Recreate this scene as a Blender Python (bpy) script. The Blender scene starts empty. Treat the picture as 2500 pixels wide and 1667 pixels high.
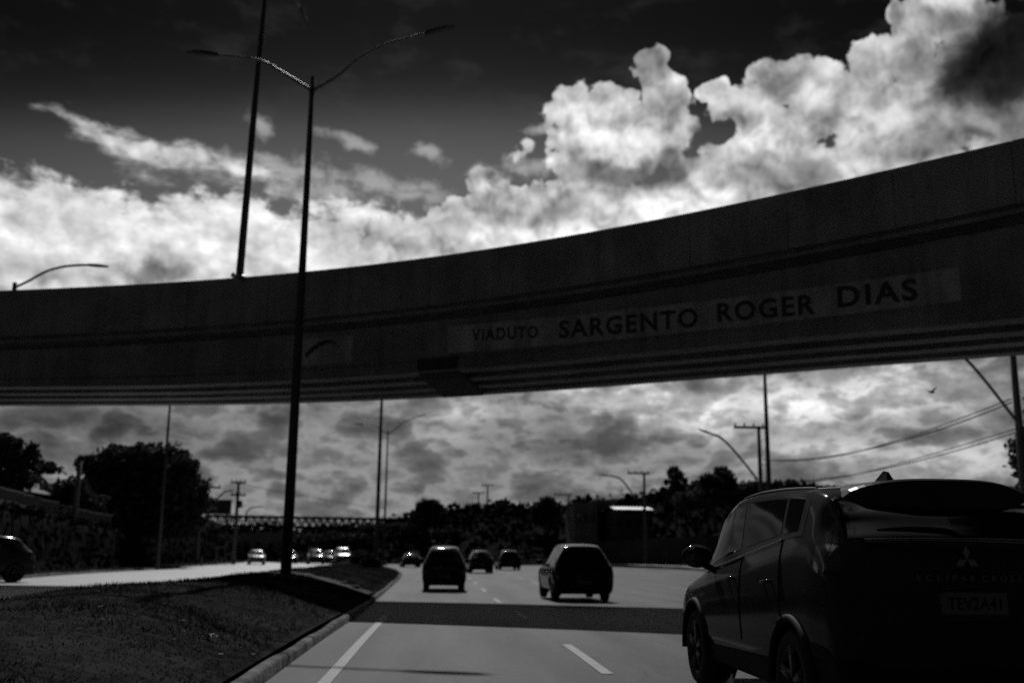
import bpy, math, random
import numpy as np
from mathutils import Vector, Matrix

random.seed(7)
RNG = np.random.default_rng(11)
scene = bpy.context.scene
COL = scene.collection
PI = math.pi

# ----------------------------------------------------------------- survey of the view
EYE = np.array([0.0, 0.0, 1.17])
FPX = 2500.0
_p, _y, _r = math.radians(11.68), math.radians(3.85), 0.0115
FWD = np.array([math.sin(_y) * math.cos(_p), math.cos(_y) * math.cos(_p), math.sin(_p)])
_r0 = np.array([math.cos(_y), -math.sin(_y), 0.0])
_u0 = np.cross(_r0, FWD)
RIGHT = _r0 * math.cos(_r) + _u0 * math.sin(_r)
UP = np.cross(RIGHT, FWD)
SUN_EL = math.radians(43.35)
SUN_AZ = math.radians(-1.5)


def ray(x, y):
    d = FWD + RIGHT * (x - 1250) / FPX + UP * (833.5 - y) / FPX
    return d / np.linalg.norm(d)


def at(x, y, Y):
    d = ray(x, y)
    return EYE + d * (Y / d[1])


def at_z(x, y, z):
    d = ray(x, y)
    return EYE + d * ((z - EYE[2]) / d[2])


def project(P):
    v = np.asarray(P, float) - EYE
    return 1250 + FPX * (v @ RIGHT) / (v @ FWD), 833.5 - FPX * (v @ UP) / (v @ FWD)


def azel(x, y):
    d = ray(x, y)
    return math.degrees(math.atan2(d[0], d[1])), math.degrees(math.asin(d[2]))


def lin(g):
    g = g / 255.0
    return g / 12.92 if g <= 0.04045 else ((g + 0.055) / 1.055) ** 2.4


def sstep(t):
    t = min(1.0, max(0.0, t))
    return t * t * (3 - 2 * t)


def zroad(Y):
    return -0.2 * sstep((Y - 12) / 24.0)


def zopp(Y):
    return 0.1 - 0.3 * sstep((Y - 30) / 50.0)


# ----------------------------------------------------------------- materials
def mat(name, grey, rough=0.7, metal=0.0, spec=0.5, var=0.25, scale=3.0, coat=0.0, bump=0.0, bscale=40.0, streak=0.0):
    m = bpy.data.materials.new(name)
    m.use_nodes = True
    nt = m.node_tree
    b = nt.nodes['Principled BSDF']
    b.inputs['Roughness'].default_value = rough
    b.inputs['Metallic'].default_value = metal
    b.inputs['Specular IOR Level'].default_value = spec
    b.inputs['Coat Weight'].default_value = coat
    b.inputs['Coat Roughness'].default_value = 0.04
    tc = nt.nodes.new('ShaderNodeTexCoord')
    n = nt.nodes.new('ShaderNodeTexNoise')
    n.inputs['Scale'].default_value = scale
    n.inputs['Detail'].default_value = 6
    n.inputs['Roughness'].default_value = 0.6
    nt.links.new(tc.outputs['Object'], n.inputs['Vector'])
    cr = nt.nodes.new('ShaderNodeMapRange')
    cr.inputs['From Min'].default_value = 0.3
    cr.inputs['From Max'].default_value = 0.7
    cr.inputs['To Min'].default_value = grey * (1 - var)
    cr.inputs['To Max'].default_value = grey * (1 + var)
    nt.links.new(n.outputs['Fac'], cr.inputs['Value'])
    res = cr.outputs['Result']
    if streak:
        # rain streaks running down the face
        mp = nt.nodes.new('ShaderNodeMapping'); mp.inputs['Scale'].default_value = (1.0, 1.0, 0.06)
        nt.links.new(tc.outputs['Object'], mp.inputs['Vector'])
        n3 = nt.nodes.new('ShaderNodeTexNoise'); n3.inputs['Scale'].default_value = 3.2; n3.inputs['Detail'].default_value = 7
        n3.inputs['Roughness'].default_value = 0.65
        nt.links.new(mp.outputs['Vector'], n3.inputs['Vector'])
        r3 = nt.nodes.new('ShaderNodeMapRange'); r3.inputs['From Min'].default_value = 0.38; r3.inputs['From Max'].default_value = 0.60
        r3.inputs['To Min'].default_value = 1 - streak; r3.inputs['To Max'].default_value = 1.08
        nt.links.new(n3.outputs['Fac'], r3.inputs['Value'])
        m3 = nt.nodes.new('ShaderNodeMath'); m3.operation = 'MULTIPLY'
        nt.links.new(res, m3.inputs[0]); nt.links.new(r3.outputs['Result'], m3.inputs[1])
        res = m3.outputs[0]
    cc = nt.nodes.new('ShaderNodeCombineColor')
    for k in ('Red', 'Green', 'Blue'):
        nt.links.new(res, cc.inputs[k])
    nt.links.new(cc.outputs['Color'], b.inputs['Base Color'])
    if bump:
        n2 = nt.nodes.new('ShaderNodeTexNoise')
        n2.inputs['Scale'].default_value = bscale
        n2.inputs['Detail'].default_value = 8
        nt.links.new(tc.outputs['Object'], n2.inputs['Vector'])
        bp = nt.nodes.new('ShaderNodeBump')
        bp.inputs['Strength'].default_value = bump
        bp.inputs['Distance'].default_value = 0.02
        nt.links.new(n2.outputs['Fac'], bp.inputs['Height'])
        nt.links.new(bp.outputs['Normal'], b.inputs['Normal'])
    return m


M = {}
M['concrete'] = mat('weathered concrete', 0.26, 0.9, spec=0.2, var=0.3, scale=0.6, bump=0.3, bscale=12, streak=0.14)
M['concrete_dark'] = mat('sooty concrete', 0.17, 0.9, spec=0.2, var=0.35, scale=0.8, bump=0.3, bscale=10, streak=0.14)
M['kerb'] = mat('kerb concrete', 0.09, 0.95, spec=0.05, var=0.75, scale=3.5, bump=0.6, bscale=14)
M['panel'] = mat('pale sign paint', 0.50, 0.85, spec=0.1, var=0.2, scale=2.0, streak=0.3)
M['letter'] = mat('black sign paint', 0.07, 0.8, spec=0.2, var=0.1)
M['paint_line'] = mat('worn road paint', 0.16, 0.75, spec=0.3, var=0.3, scale=9)
M['steel'] = mat('galvanised steel', 0.20, 0.5, metal=0.15, spec=0.35, var=0.2)
M['steel_dark'] = mat('dark steel', 0.05, 0.5, metal=0.3, var=0.2)
M['pole_conc'] = mat('concrete pole', 0.12, 0.9, spec=0.15, var=0.2)
M['wood'] = mat('weathered crossarm timber', 0.06, 0.9, spec=0.1)
M['steel_pole'] = mat('weathered pole steel', 0.06, 0.55, metal=0.3, spec=0.3, var=0.2)
M['ceramic'] = mat('insulator', 0.12, 0.3)
M['wire'] = mat('cable sheath', 0.02, 0.7)
M['paint_black'] = mat('black car paint', 0.035, 0.09, spec=0.03, var=0.05)
M['gloss_black'] = mat('black moulded plastic', 0.03, 0.3, spec=0.05, var=0.05)
M['beam_dark'] = mat('very dark concrete', 0.07, 0.95, spec=0.05, var=0.3)
M['paint_dark'] = mat('dark car paint', 0.02, 0.14, spec=0.14, var=0.05)
M['paint_grey'] = mat('grey car paint', 0.05, 0.3, metal=0.4, coat=0.6, var=0.05)
M['paint_white'] = mat('white car paint', 0.55, 0.3, coat=0.6, var=0.05)
M['paint_silver'] = mat('silver car paint', 0.35, 0.28, metal=0.7, coat=0.6, var=0.05)
M['glass'] = mat('tinted window glass', 0.004, 0.05, spec=0.8, var=0.0)
M['side_glass'] = mat('dark privacy glass', 0.006, 0.06, spec=0.05, var=0.0)
M['plate_letter'] = mat('plate lettering paint', 0.012, 0.6, spec=0.1)
M['trim'] = mat('black plastic trim', 0.022, 0.7, spec=0.06, var=0.2)
M['tyre'] = mat('tyre rubber', 0.035, 0.85, spec=0.2, var=0.2)
M['alloy'] = mat('alloy rim', 0.06, 0.4, metal=0.8, var=0.1)
M['lens_pale'] = mat('pale lamp lens', 0.3, 0.2, spec=0.5, var=0.15)
M['chrome'] = mat('bright trim', 0.25, 0.22, metal=1.0, var=0.05)
M['lens_dark'] = mat('rear lamp lens', 0.06, 0.15, spec=0.5, coat=0.5, var=0.1)
M['lens_clear'] = mat('headlamp lens', 0.35, 0.12, spec=0.6, coat=0.5, var=0.1)
M['badge'] = mat('badge metal', 0.14, 0.35, metal=0.9, var=0.05)
M['plate'] = mat('plate paint', 0.10, 0.6, var=0.05)
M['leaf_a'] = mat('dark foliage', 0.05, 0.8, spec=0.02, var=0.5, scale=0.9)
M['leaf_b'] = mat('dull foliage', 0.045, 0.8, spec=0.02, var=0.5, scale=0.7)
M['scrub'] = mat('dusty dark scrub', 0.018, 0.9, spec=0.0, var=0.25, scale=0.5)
M['bark'] = mat('bark', 0.06, 0.95, spec=0.1, var=0.4, scale=4)
M['wall'] = mat('stained wall render', 0.06, 0.9, spec=0.1, var=0.35, scale=0.8)
M['wall_pale'] = mat('pale wall render', 0.16, 0.9, spec=0.1, var=0.2, scale=0.6)
M['roof_metal'] = mat('sheet metal roof', 0.34, 0.5, metal=0.3, var=0.08)
M['roof_tile'] = mat('roof tiles', 0.12, 0.85, spec=0.15, var=0.3, scale=5)
M['paper'] = mat('litter paper', 0.22, 0.9, spec=0.1, var=0.2, scale=20)
M['stone'] = mat('stone', 0.08, 0.95, spec=0.1, var=0.4, scale=6)
M['feather'] = mat('dark feathers', 0.02, 0.9, spec=0.1)
M['billboard'] = mat('billboard back sheet', 0.05, 0.7, spec=0.2)


def ground_mat(name, a, b, rough, spec, s1, s2, bump, stretch=None, stains=0.0):
    m = bpy.data.materials.new(name)
    m.use_nodes = True
    nt = m.node_tree
    N, L = nt.nodes, nt.links
    bs = N['Principled BSDF']
    bs.inputs['Roughness'].default_value = rough
    bs.inputs['Specular IOR Level'].default_value = spec
    tc = N.new('ShaderNodeTexCoord')
    mp = N.new('ShaderNodeMapping')
    if stretch:
        mp.inputs['Scale'].default_value = stretch
    L.new(tc.outputs['Object'], mp.inputs['Vector'])
    n1 = N.new('ShaderNodeTexNoise'); n1.inputs['Scale'].default_value = s1; n1.inputs['Detail'].default_value = 7
    n1.inputs['Roughness'].default_value = 0.62
    L.new(mp.outputs['Vector'], n1.inputs['Vector'])
    n2 = N.new('ShaderNodeTexNoise'); n2.inputs['Scale'].default_value = s2; n2.inputs['Detail'].default_value = 5
    L.new(tc.outputs['Object'], n2.inputs['Vector'])
    mx = N.new('ShaderNodeMath'); mx.operation = 'MULTIPLY_ADD'
    mx.inputs[1].default_value = 0.45
    L.new(n2.outputs['Fac'], mx.inputs[0])
    m55 = N.new('ShaderNodeMath'); m55.operation = 'MULTIPLY'; m55.inputs[1].default_value = 0.55
    L.new(n1.outputs['Fac'], m55.inputs[0]); L.new(m55.outputs[0], mx.inputs[2])
    mr = N.new('ShaderNodeMapRange')
    mr.inputs['From Min'].default_value = 0.34; mr.inputs['From Max'].default_value = 0.66
    mr.inputs['To Min'].default_value = a; mr.inputs['To Max'].default_value = b
    L.new(mx.outputs[0], mr.inputs['Value'])
    out = mr.outputs['Result']
    if stains:
        vw = N.new('ShaderNodeTexNoise'); vw.inputs['Scale'].default_value = 0.8; vw.inputs['Detail'].default_value = 5
        L.new(tc.outputs['Object'], vw.inputs['Vector'])
        va = N.new('ShaderNodeVectorMath'); va.operation = 'MULTIPLY_ADD'; va.inputs[1].default_value = (1.6, 1.6, 0.0)
        L.new(vw.outputs['Color'], va.inputs[0]); L.new(tc.outputs['Object'], va.inputs[2])
        vo = N.new('ShaderNodeTexVoronoi'); vo.voronoi_dimensions = '2D'; vo.feature = 'DISTANCE_TO_EDGE'; vo.inputs['Scale'].default_value = 0.30
        L.new(va.outputs[0], vo.inputs['Vector'])
        rc = N.new('ShaderNodeMapRange'); rc.inputs['From Min'].default_value = 0.0; rc.inputs['From Max'].default_value = 0.012
        rc.inputs['To Min'].default_value = 0.62; rc.inputs['To Max'].default_value = 1.0
        L.new(vo.outputs['Distance'], rc.inputs['Value'])
        mc = N.new('ShaderNodeMath'); mc.operation = 'MULTIPLY'
        L.new(out, mc.inputs[0]); L.new(rc.outputs['Result'], mc.inputs[1])
        out = mc.outputs[0]
        # oil and rubber darkening that runs along the lanes
        mp2 = N.new('ShaderNodeMapping'); mp2.inputs['Scale'].default_value = (1.1, 0.09, 1)
        L.new(tc.outputs['Object'], mp2.inputs['Vector'])
        n3 = N.new('ShaderNodeTexNoise'); n3.inputs['Scale'].default_value = 1.0; n3.inputs['Detail'].default_value = 4
        L.new(mp2.outputs['Vector'], n3.inputs['Vector'])
        r3 = N.new('ShaderNodeMapRange'); r3.inputs['From Min'].default_value = 0.36; r3.inputs['From Max'].default_value = 0.58
        r3.inputs['To Min'].default_value = 1 - stains; r3.inputs['To Max'].default_value = 1.0
        L.new(n3.outputs['Fac'], r3.inputs['Value'])
        mm = N.new('ShaderNodeMath'); mm.operation = 'MULTIPLY'
        L.new(out, mm.inputs[0]); L.new(r3.outputs['Result'], mm.inputs[1])
        out = mm.outputs[0]
    cc = N.new('ShaderNodeCombineColor')
    for k in ('Red', 'Green', 'Blue'):
        L.new(out, cc.inputs[k])
    L.new(cc.outputs['Color'], bs.inputs['Base Color'])
    if bump:
        n4 = N.new('ShaderNodeTexNoise'); n4.inputs['Scale'].default_value = 60; n4.inputs['Detail'].default_value = 4
        L.new(tc.outputs['Object'], n4.inputs['Vector'])
        bp = N.new('ShaderNodeBump'); bp.inputs['Strength'].default_value = bump; bp.inputs['Distance'].default_value = 0.01
        L.new(n4.outputs['Fac'], bp.inputs['Height']); L.new(bp.outputs['Normal'], bs.inputs['Normal'])
    return m


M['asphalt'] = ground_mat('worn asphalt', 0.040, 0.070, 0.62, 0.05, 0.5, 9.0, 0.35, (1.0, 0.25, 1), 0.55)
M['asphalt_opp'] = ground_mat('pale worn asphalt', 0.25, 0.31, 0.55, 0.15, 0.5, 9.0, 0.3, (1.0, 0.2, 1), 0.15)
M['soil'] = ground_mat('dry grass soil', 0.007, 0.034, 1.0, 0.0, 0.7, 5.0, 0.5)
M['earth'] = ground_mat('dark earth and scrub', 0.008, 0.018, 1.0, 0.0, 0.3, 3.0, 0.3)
M['paving'] = ground_mat('concrete paving', 0.26, 0.36, 0.8, 0.25, 0.4, 5.0, 0.2)
M['pale_ground'] = ground_mat('pale median ground', 0.05, 0.13, 1.0, 0.0, 1.5, 9.0, 0.4)
M['grass'] = mat('dry grass blades', 0.016, 1.0, spec=0.0, var=0.6, scale=1.5)


def translucent(m, amount):
    nt = m.node_tree
    b = nt.nodes['Principled BSDF']
    t = nt.nodes.new('ShaderNodeBsdfTranslucent')
    x = nt.nodes.new('ShaderNodeMixShader')
    x.inputs[0].default_value = amount
    nt.links.new(b.inputs['Base Color'].links[0].from_socket, t.inputs['Color'])
    nt.links.new(b.outputs[0], x.inputs[1]); nt.links.new(t.outputs[0], x.inputs[2])
    nt.links.new(x.outputs[0], nt.nodes['Material Output'].inputs['Surface'])


translucent(M['grass'], 0.45)
for k_name in ('leaf_a', 'leaf_b'):
    translucent(M[k_name], 0.12)


# ----------------------------------------------------------------- mesh helpers
class MB:
    def __init__(self):
        self.v, self.f, self.sm = [], [], []

    def add(self, verts, faces, smooth=False):
        o = len(self.v)
        self.v += [tuple(map(float, p)) for p in verts]
        self.f += [tuple(i + o for i in f) for f in faces]
        self.sm += [smooth] * len(faces)
        return self

    def box(self, c, s, rz=0.0, taper=1.0, rx=0.0):
        hx, hy, hz = s[0] / 2, s[1] / 2, s[2] / 2
        vs = []
        for z in (-1, 1):
            k = taper if z > 0 else 1.0
            for x, y in ((-1, -1), (1, -1), (1, 1), (-1, 1)):
                p = Vector((x * hx * k, y * hy * k, z * hz))
                p.rotate(Matrix.Rotation(rx, 3, 'X')); p.rotate(Matrix.Rotation(rz, 3, 'Z'))
                vs.append((c[0] + p.x, c[1] + p.y, c[2] + p.z))
        return self.add(vs, [(3, 2, 1, 0), (4, 5, 6, 7), (0, 1, 5, 4), (1, 2, 6, 5), (2, 3, 7, 6), (3, 0, 4, 7)])

    def tube(self, pts, rad, n=10, cap=True):
        pts = [Vector(p) for p in pts]
        if not hasattr(rad, '__len__'):
            rad = [rad] * len(pts)
        rings = []
        prev = None
        for i, p in enumerate(pts):
            t = (pts[min(i + 1, len(pts) - 1)] - pts[max(i - 1, 0)]).normalized()
            if prev is None:
                a = Vector((0, 0, 1)) if abs(t.z) < 0.9 else Vector((1, 0, 0))
                u = t.cross(a).normalized()
            else:
                u = (prev - t * prev.dot(t)).normalized()
            prev = u
            w = t.cross(u)
            rings.append([p + (u * math.cos(2 * PI * k / n) + w * math.sin(2 * PI * k / n)) * rad[i] for k in range(n)])
        vs = [tuple(q) for r in rings for q in r]
        fs = []
        for i in range(len(pts) - 1):
            for k in range(n):
                a, b = i * n + k, i * n + (k + 1) % n
                fs.append((a, b, b + n, a + n))
        self.add(vs, fs, True)
        if cap:
            o = len(self.v) - len(vs)
            self.f.append(tuple(o + k for k in range(n))[::-1]); self.sm.append(False)
            self.f.append(tuple(o + (len(pts) - 1) * n + k for k in range(n))); self.sm.append(False)
        return self

    def lathe_x(self, c, prof, n=28):
        """profile [(x, r)] revolved about the local X axis"""
        vs, fs = [], []
        for x, r in prof:
            for k in range(n):
                a = 2 * PI * k / n
                vs.append((c[0] + x, c[1] + r * math.cos(a), c[2] + r * math.sin(a)))
        for i in range(len(prof) - 1):
            for k in range(n):
                a, b = i * n + k, i * n + (k + 1) % n
                fs.append((a, b, b + n, a + n))
        return self.add(vs, fs, True)

    def ellipsoid(self, c, r, nu=16, nv=10):
        vs, fs = [], []
        for j in range(nv + 1):
            t = PI * j / nv
            for i in range(nu):
                a = 2 * PI * i / nu
                vs.append((c[0] + r[0] * math.sin(t) * math.cos(a), c[1] + r[1] * math.sin(t) * math.sin(a), c[2] + r[2] * math.cos(t)))
        for j in range(nv):
            for i in range(nu):
                a, b = j * nu + i, j * nu + (i + 1) % nu
                fs.append((a, a + nu, b + nu, b))
        return self.add(vs, fs, True)

    def build(self, name, m, parent=None, kind=None):
        me = bpy.data.meshes.new(name)
        me.from_pydata(self.v, [], self.f)
        if self.sm and any(self.sm):
            me.polygons.foreach_set('use_smooth', self.sm)
        me.materials.append(M[m] if isinstance(m, str) else m)
        me.update()
        o = bpy.data.objects.new(name, me)
        COL.objects.link(o)
        if parent is not None:
            o.parent = parent
        if kind:
            o['kind'] = kind
        return o


def np_mesh(name, V, Fq, m, parent=None, smooth=False):
    """fast mesh from arrays: V (n,3), Fq (m,k)"""
    V = np.asarray(V, np.float32); Fq = np.asarray(Fq, np.int32)
    k = Fq.shape[1]
    me = bpy.data.meshes.new(name)
    me.vertices.add(len(V)); me.vertices.foreach_set('co', V.ravel())
    me.loops.add(Fq.size); me.loops.foreach_set('vertex_index', Fq.ravel())
    me.polygons.add(len(Fq))
    me.polygons.foreach_set('loop_start', np.arange(0, Fq.size, k, dtype=np.int32))
    me.polygons.foreach_set('loop_total', np.full(len(Fq), k, np.int32))
    if smooth:
        me.polygons.foreach_set('use_smooth', np.ones(len(Fq), bool))
    me.materials.append(M[m] if isinstance(m, str) else m)
    me.update(calc_edges=True)
    o = bpy.data.objects.new(name, me)
    COL.objects.link(o)
    if parent is not None:
        o.parent = parent
    return o


def tag(o, label=None, cat=None, group=None, kind=None):
    if label: o['label'] = label
    if cat: o['category'] = cat
    if group: o['group'] = group
    if kind: o['kind'] = kind
    return o


def thing(name, label, cat, loc=(0, 0, 0), rz=0.0, group=None):
    o = bpy.data.objects.new(name, None)
    o.empty_display_size = 0.3
    COL.objects.link(o)
    o.location = loc
    o.rotation_euler = (0, 0, rz)
    return tag(o, label, cat, group)


def copy_tree(o, parent=None):
    c = o.copy(); COL.objects.link(c); c.parent = parent
    for ch in list(o.children):
        copy_tree(ch, c)
    return c


def text_mesh(body, spacing=1.0, offset=0.0):
    cu = bpy.data.curves.new('lettering', 'FONT')
    cu.body = body
    cu.space_character = spacing
    cu.offset = offset
    cu.resolution_u = 4
    ob = bpy.data.objects.new('lettering_source', cu)
    COL.objects.link(ob)
    dg = bpy.context.evaluated_depsgraph_get()
    dg.update()
    me = bpy.data.meshes.new_from_object(ob.evaluated_get(dg))
    V = np.array([tuple(v.co) for v in me.vertices]) if len(me.vertices) else np.zeros((0, 3))
    Fs = [tuple(p.vertices) for p in me.polygons]
    bpy.data.objects.remove(ob); bpy.data.curves.remove(cu); bpy.data.meshes.remove(me)
    lo, hi = V.min(0), V.max(0)
    V = (V - lo) / np.maximum(hi - lo, 1e-6)
    return V, Fs       # x and y normalised to 0..1


def leaf_cards(C, size, flat=0.0):
    n = len(C)
    a = RNG.normal(size=(n, 3)); a /= np.linalg.norm(a, axis=1, keepdims=True)
    b = RNG.normal(size=(n, 3)); b -= a * np.sum(a * b, 1, keepdims=True); b /= np.linalg.norm(b, axis=1, keepdims=True)
    s = size * (0.55 + 0.9 * RNG.random((n, 1)))
    l = s * 1.0; w = s * 0.55
    V = np.stack([C - a * l, C + b * w, C + a * l, C - b * w], 1).reshape(-1, 3)
    return V, np.arange(n * 4).reshape(-1, 4)


# ================================================================= GROUND, ROADS
def interp(tab, Y):
    ys = [t[0] for t in tab]; xs = [t[1] for t in tab]
    return float(np.interp(Y, ys, xs))


XL = [(-30, -1.55), (20, -1.55), (33, -1.8), (55, -2.0), (64, -2.2), (80, -3.2), (110, -6.5), (150, -14), (200, -27), (260, -46)]
XR = [(-30, 12), (30, 14.5), (60, 19), (80, 22.5), (99, 24), (108, 22.8), (116, 20), (130, 14), (150, 4), (200, -12), (260, -32)]
OL = [(-30, -12.5), (20, -13.0), (36, -14.6), (57, -17.8), (76, -19.6), (90, -20.6), (120, -22), (150, -26), (200, -39), (260, -58)]
ORr = [(-30, -7.2), (30, -7.2), (60, -7.6), (80, -8.4), (110, -11), (150, -18), (200, -31), (260, -50)]
YS = list(np.concatenate([np.arange(-30, 60, 1.5), np.arange(60, 262, 5)]))


def strip(name, xa, xb, zf, m, nx=6, kind='structure', ys=YS, cross=0.0):
    V, F = [], []
    for Y in ys:
        a, b = interp(xa, Y) if not callable(xa) else xa(Y), interp(xb, Y) if not callable(xb) else xb(Y)
        for i in range(nx + 1):
            t = i / nx
            V.append((a + (b - a) * t, Y, zf(Y)))
    for j in range(len(ys) - 1):
        for i in range(nx):
            p = j * (nx + 1) + i
            F.append((p, p + 1, p + nx + 2, p + nx + 1))
    o = np_mesh(name, V, F, m, smooth=True)
    if kind: o['kind'] = kind
    return o


# one sheet of ground out to the horizon
gv, gf = [], []
for Y in (-1500, -200, 0, 40, 100, 300, 800, 2500):
    for X in (-2500, -400, -60, 0, 60, 400, 2500):
        gv.append((X, Y, -0.75))
for j in range(7):
    for i in range(6):
        p = j * 7 + i
        gf.append((p, p + 1, p + 8, p + 7))
g = np_mesh('ground', gv, gf, 'earth'); g['kind'] = 'structure'

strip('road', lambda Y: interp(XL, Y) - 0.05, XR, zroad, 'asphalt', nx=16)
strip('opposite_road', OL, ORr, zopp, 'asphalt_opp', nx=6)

# kerbs (real steps), each a run of kerb stone
def kerb(name, tab, side, zf, h=0.115, w=0.11, y0=-30, y1=262, step=0.8):
    V, F = [], []
    rows = list(np.arange(y0, y1, step))
    prof = [(0, -0.25), (0.0, h - 0.03), (0.03, h), (w, h), (w, -0.25)]
    for k, Y in enumerate(rows):
        x = interp(tab, Y)
        for (a, z) in prof:
            jit = 0.016 * math.sin(k * 12.9898) + 0.010 * math.sin(k * 4.7) if z > 0 else 0
            V.append((x + side * a, Y, zf(Y) + z + jit))
    n = len(prof)
    for j in range(len(rows) - 1):
        for i in range(n - 1):
            p = j * n + i
            F.append((p, p + 1, p + n + 1, p + n))
    o = np_mesh(name, V, F, 'kerb'); o['kind'] = 'structure'
    return o


kerb('median_kerb', XL, -1, zroad)
kerb('far_median_kerb', ORr, 1, zopp)
kerb('right_kerb', XR, 1, zroad, h=0.3, w=0.3)
kerb('left_kerb', OL, -1, zopp)


def median_z(X, Y):
    a, b = interp(ORr, Y) + 0.15, interp(XL, Y) - 0.15
    u = min(1, max(0, (X - a) / (b - a)))
    za, zb = zopp(Y) + 0.14, zroad(Y) + 0.14
    base = za + (zb - za) * u
    n = 0.02 * math.sin(X * 1.7 + Y * 0.6) + 0.015 * math.sin(Y * 0.37 + 1.3) + 0.02 * math.sin(X * 4.1 - Y * 1.9)
    return base + (0.41 + n) * math.sin(PI * u) ** 1.15


V, F = [], []
ysm = list(np.concatenate([np.arange(-30, 60, 0.5), np.arange(60, 262, 3)]))
NXM = 26
for Y in ysm:
    a, b = interp(ORr, Y) + 0.15, interp(XL, Y) - 0.15
    for i in range(NXM + 1):
        X = a + (b - a) * i / NXM
        V.append((X, Y, median_z(X, Y)))
for j in range(len(ysm) - 1):
    for i in range(NXM):
        p = j * (NXM + 1) + i
        F.append((p, p + 1, p + NXM + 2, p + NXM + 1))
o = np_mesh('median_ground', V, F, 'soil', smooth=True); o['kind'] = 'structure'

# grass blades on the median (nobody could count them)
NB = 52000
yy = 4.5 + (RNG.random(NB) ** 1.7) * 62
pos, ang = [], RNG.random(NB) * 2 * PI
BV = np.zeros((NB * 3, 3), np.float32)
for i in range(NB):
    Y = yy[i]
    a, b = interp(ORr, Y) + 0.2, interp(XL, Y) - 0.2
    X = a + (b - a) * RNG.random()
    patch = math.sin(X * 1.3 + 2) * math.sin(Y * 0.9) + math.sin(X * 3.1 + Y * 2.3) * 0.5
    h = (0.02 + 0.035 * RNG.random()) * (1.0 + 0.5 * patch) * (1 + Y / 80)
    w = 0.006 + 0.0005 * Y
    z = median_z(X, Y) - 0.01
    ca, sa = math.cos(ang[i]), math.sin(ang[i])
    lx, ly = RNG.normal(0, 0.05), RNG.normal(0, 0.05)
    BV[3 * i] = (X - ca * w, Y - sa * w, z)
    BV[3 * i + 1] = (X + ca * w, Y + sa * w, z)
    BV[3 * i + 2] = (X + lx, Y + ly, z + max(0.03, h))
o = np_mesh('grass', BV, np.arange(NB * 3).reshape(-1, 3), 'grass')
tag(o, 'short dry grass covering the mounded median', 'grass', kind='stuff')

# lighter strip of ground across the median
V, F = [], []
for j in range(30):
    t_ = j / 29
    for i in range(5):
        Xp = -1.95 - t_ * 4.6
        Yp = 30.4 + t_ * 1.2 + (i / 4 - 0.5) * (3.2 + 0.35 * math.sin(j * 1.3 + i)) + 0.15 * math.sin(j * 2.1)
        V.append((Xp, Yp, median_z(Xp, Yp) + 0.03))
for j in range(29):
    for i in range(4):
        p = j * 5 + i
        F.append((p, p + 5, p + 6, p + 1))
o = np_mesh('pale_strip', V, F, 'pale_ground', smooth=True); o['kind'] = 'structure'

# road markings, sheets just above the asphalt
def marking(name, x0, x1, y0, y1, zf=zroad, rows=12):
    V, F = [], []
    for j in range(rows + 1):
        Y = y0 + (y1 - y0) * j / rows
        V += [(x0 if not callable(x0) else x0(Y), Y, zf(Y) + 0.006), (x1 if not callable(x1) else x1(Y), Y, zf(Y) + 0.006)]
    for j in range(rows):
        F.append((2 * j, 2 * j + 1, 2 * j + 3, 2 * j + 2))
    o = np_mesh(name, V, F, 'paint_line'); o['kind'] = 'structure'
    return o


marking('edge_line', lambda Y: -1.07 + (interp(XL, Y) + 1.55), lambda Y: -0.95 + (interp(XL, Y) + 1.55), -20, 21, rows=70)
for k in range(-2, 9):
    y0 = 10.6 + 9.15 * k
    marking('lane_line', 1.65, 1.77, y0, y0 + 3.4)
for k in range(-2, 9):
    y0 = 12.0 + 9.15 * k
    marking('lane_line', 4.55, 4.67, y0, y0 + 3.4)

# ================================================================= VIADUCT
k_ = 2500 / 2352.0
top_px = [(0, 667), (300, 655), (540, 638), (720, 620), (1000, 588), (1300, 545), (1600, 487), (1900, 420), (2100, 375), (2352, 318)]
GRADE = 0.05
Z0 = 9.47
plan = []
for x, y in top_px:
    X = 0.0
    for _ in range(30):
        P = at_z(x * k_, y * k_, Z0 + GRADE * (X - 1.4)); X = P[0]
    plan.append((P[0], P[1]))
plan = np.array(plan)
cf = np.polyfit(plan[:, 0], plan[:, 1], 4)
df = np.polyder(cf)
XA, XB = plan[0, 0], plan[-1, 0]


def y_edge(X):
    if X < XA: return np.polyval(cf, XA) + (X - XA) * np.polyval(df, XA)
    if X > XB: return np.polyval(cf, XB) + (X - XB) * np.polyval(df, XB)
    return np.polyval(cf, X)


xs = np.arange(-46, 30.01, 0.1)
path = np.array([(x, y_edge(x)) for x in xs])
seg = np.linalg.norm(np.diff(path, axis=0), axis=1)
SS = np.concatenate([[0], np.cumsum(seg)])
SUPER = 0.058


def path_at(s):
    x = np.interp(s, SS, path[:, 0]); y = np.interp(s, SS, path[:, 1])
    x2 = np.interp(s + 0.2, SS, path[:, 0]); y2 = np.interp(s + 0.2, SS, path[:, 1])
    x1 = np.interp(s - 0.2, SS, path[:, 0]); y1 = np.interp(s - 0.2, SS, path[:, 1])
    t = np.array([x2 - x1, y2 - y1]); t /= np.linalg.norm(t)
    return np.array([x, y]), t


GB = -3.38
SOFFIT = [(20, -2.55), (29.3, -2.74), (33, -2.88), (37.5, -3.04), (42, -3.15), (46, -3.22), (51, -3.33), (55.6, -3.5), (60.5, -3.79), (66, -4.0)]


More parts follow.
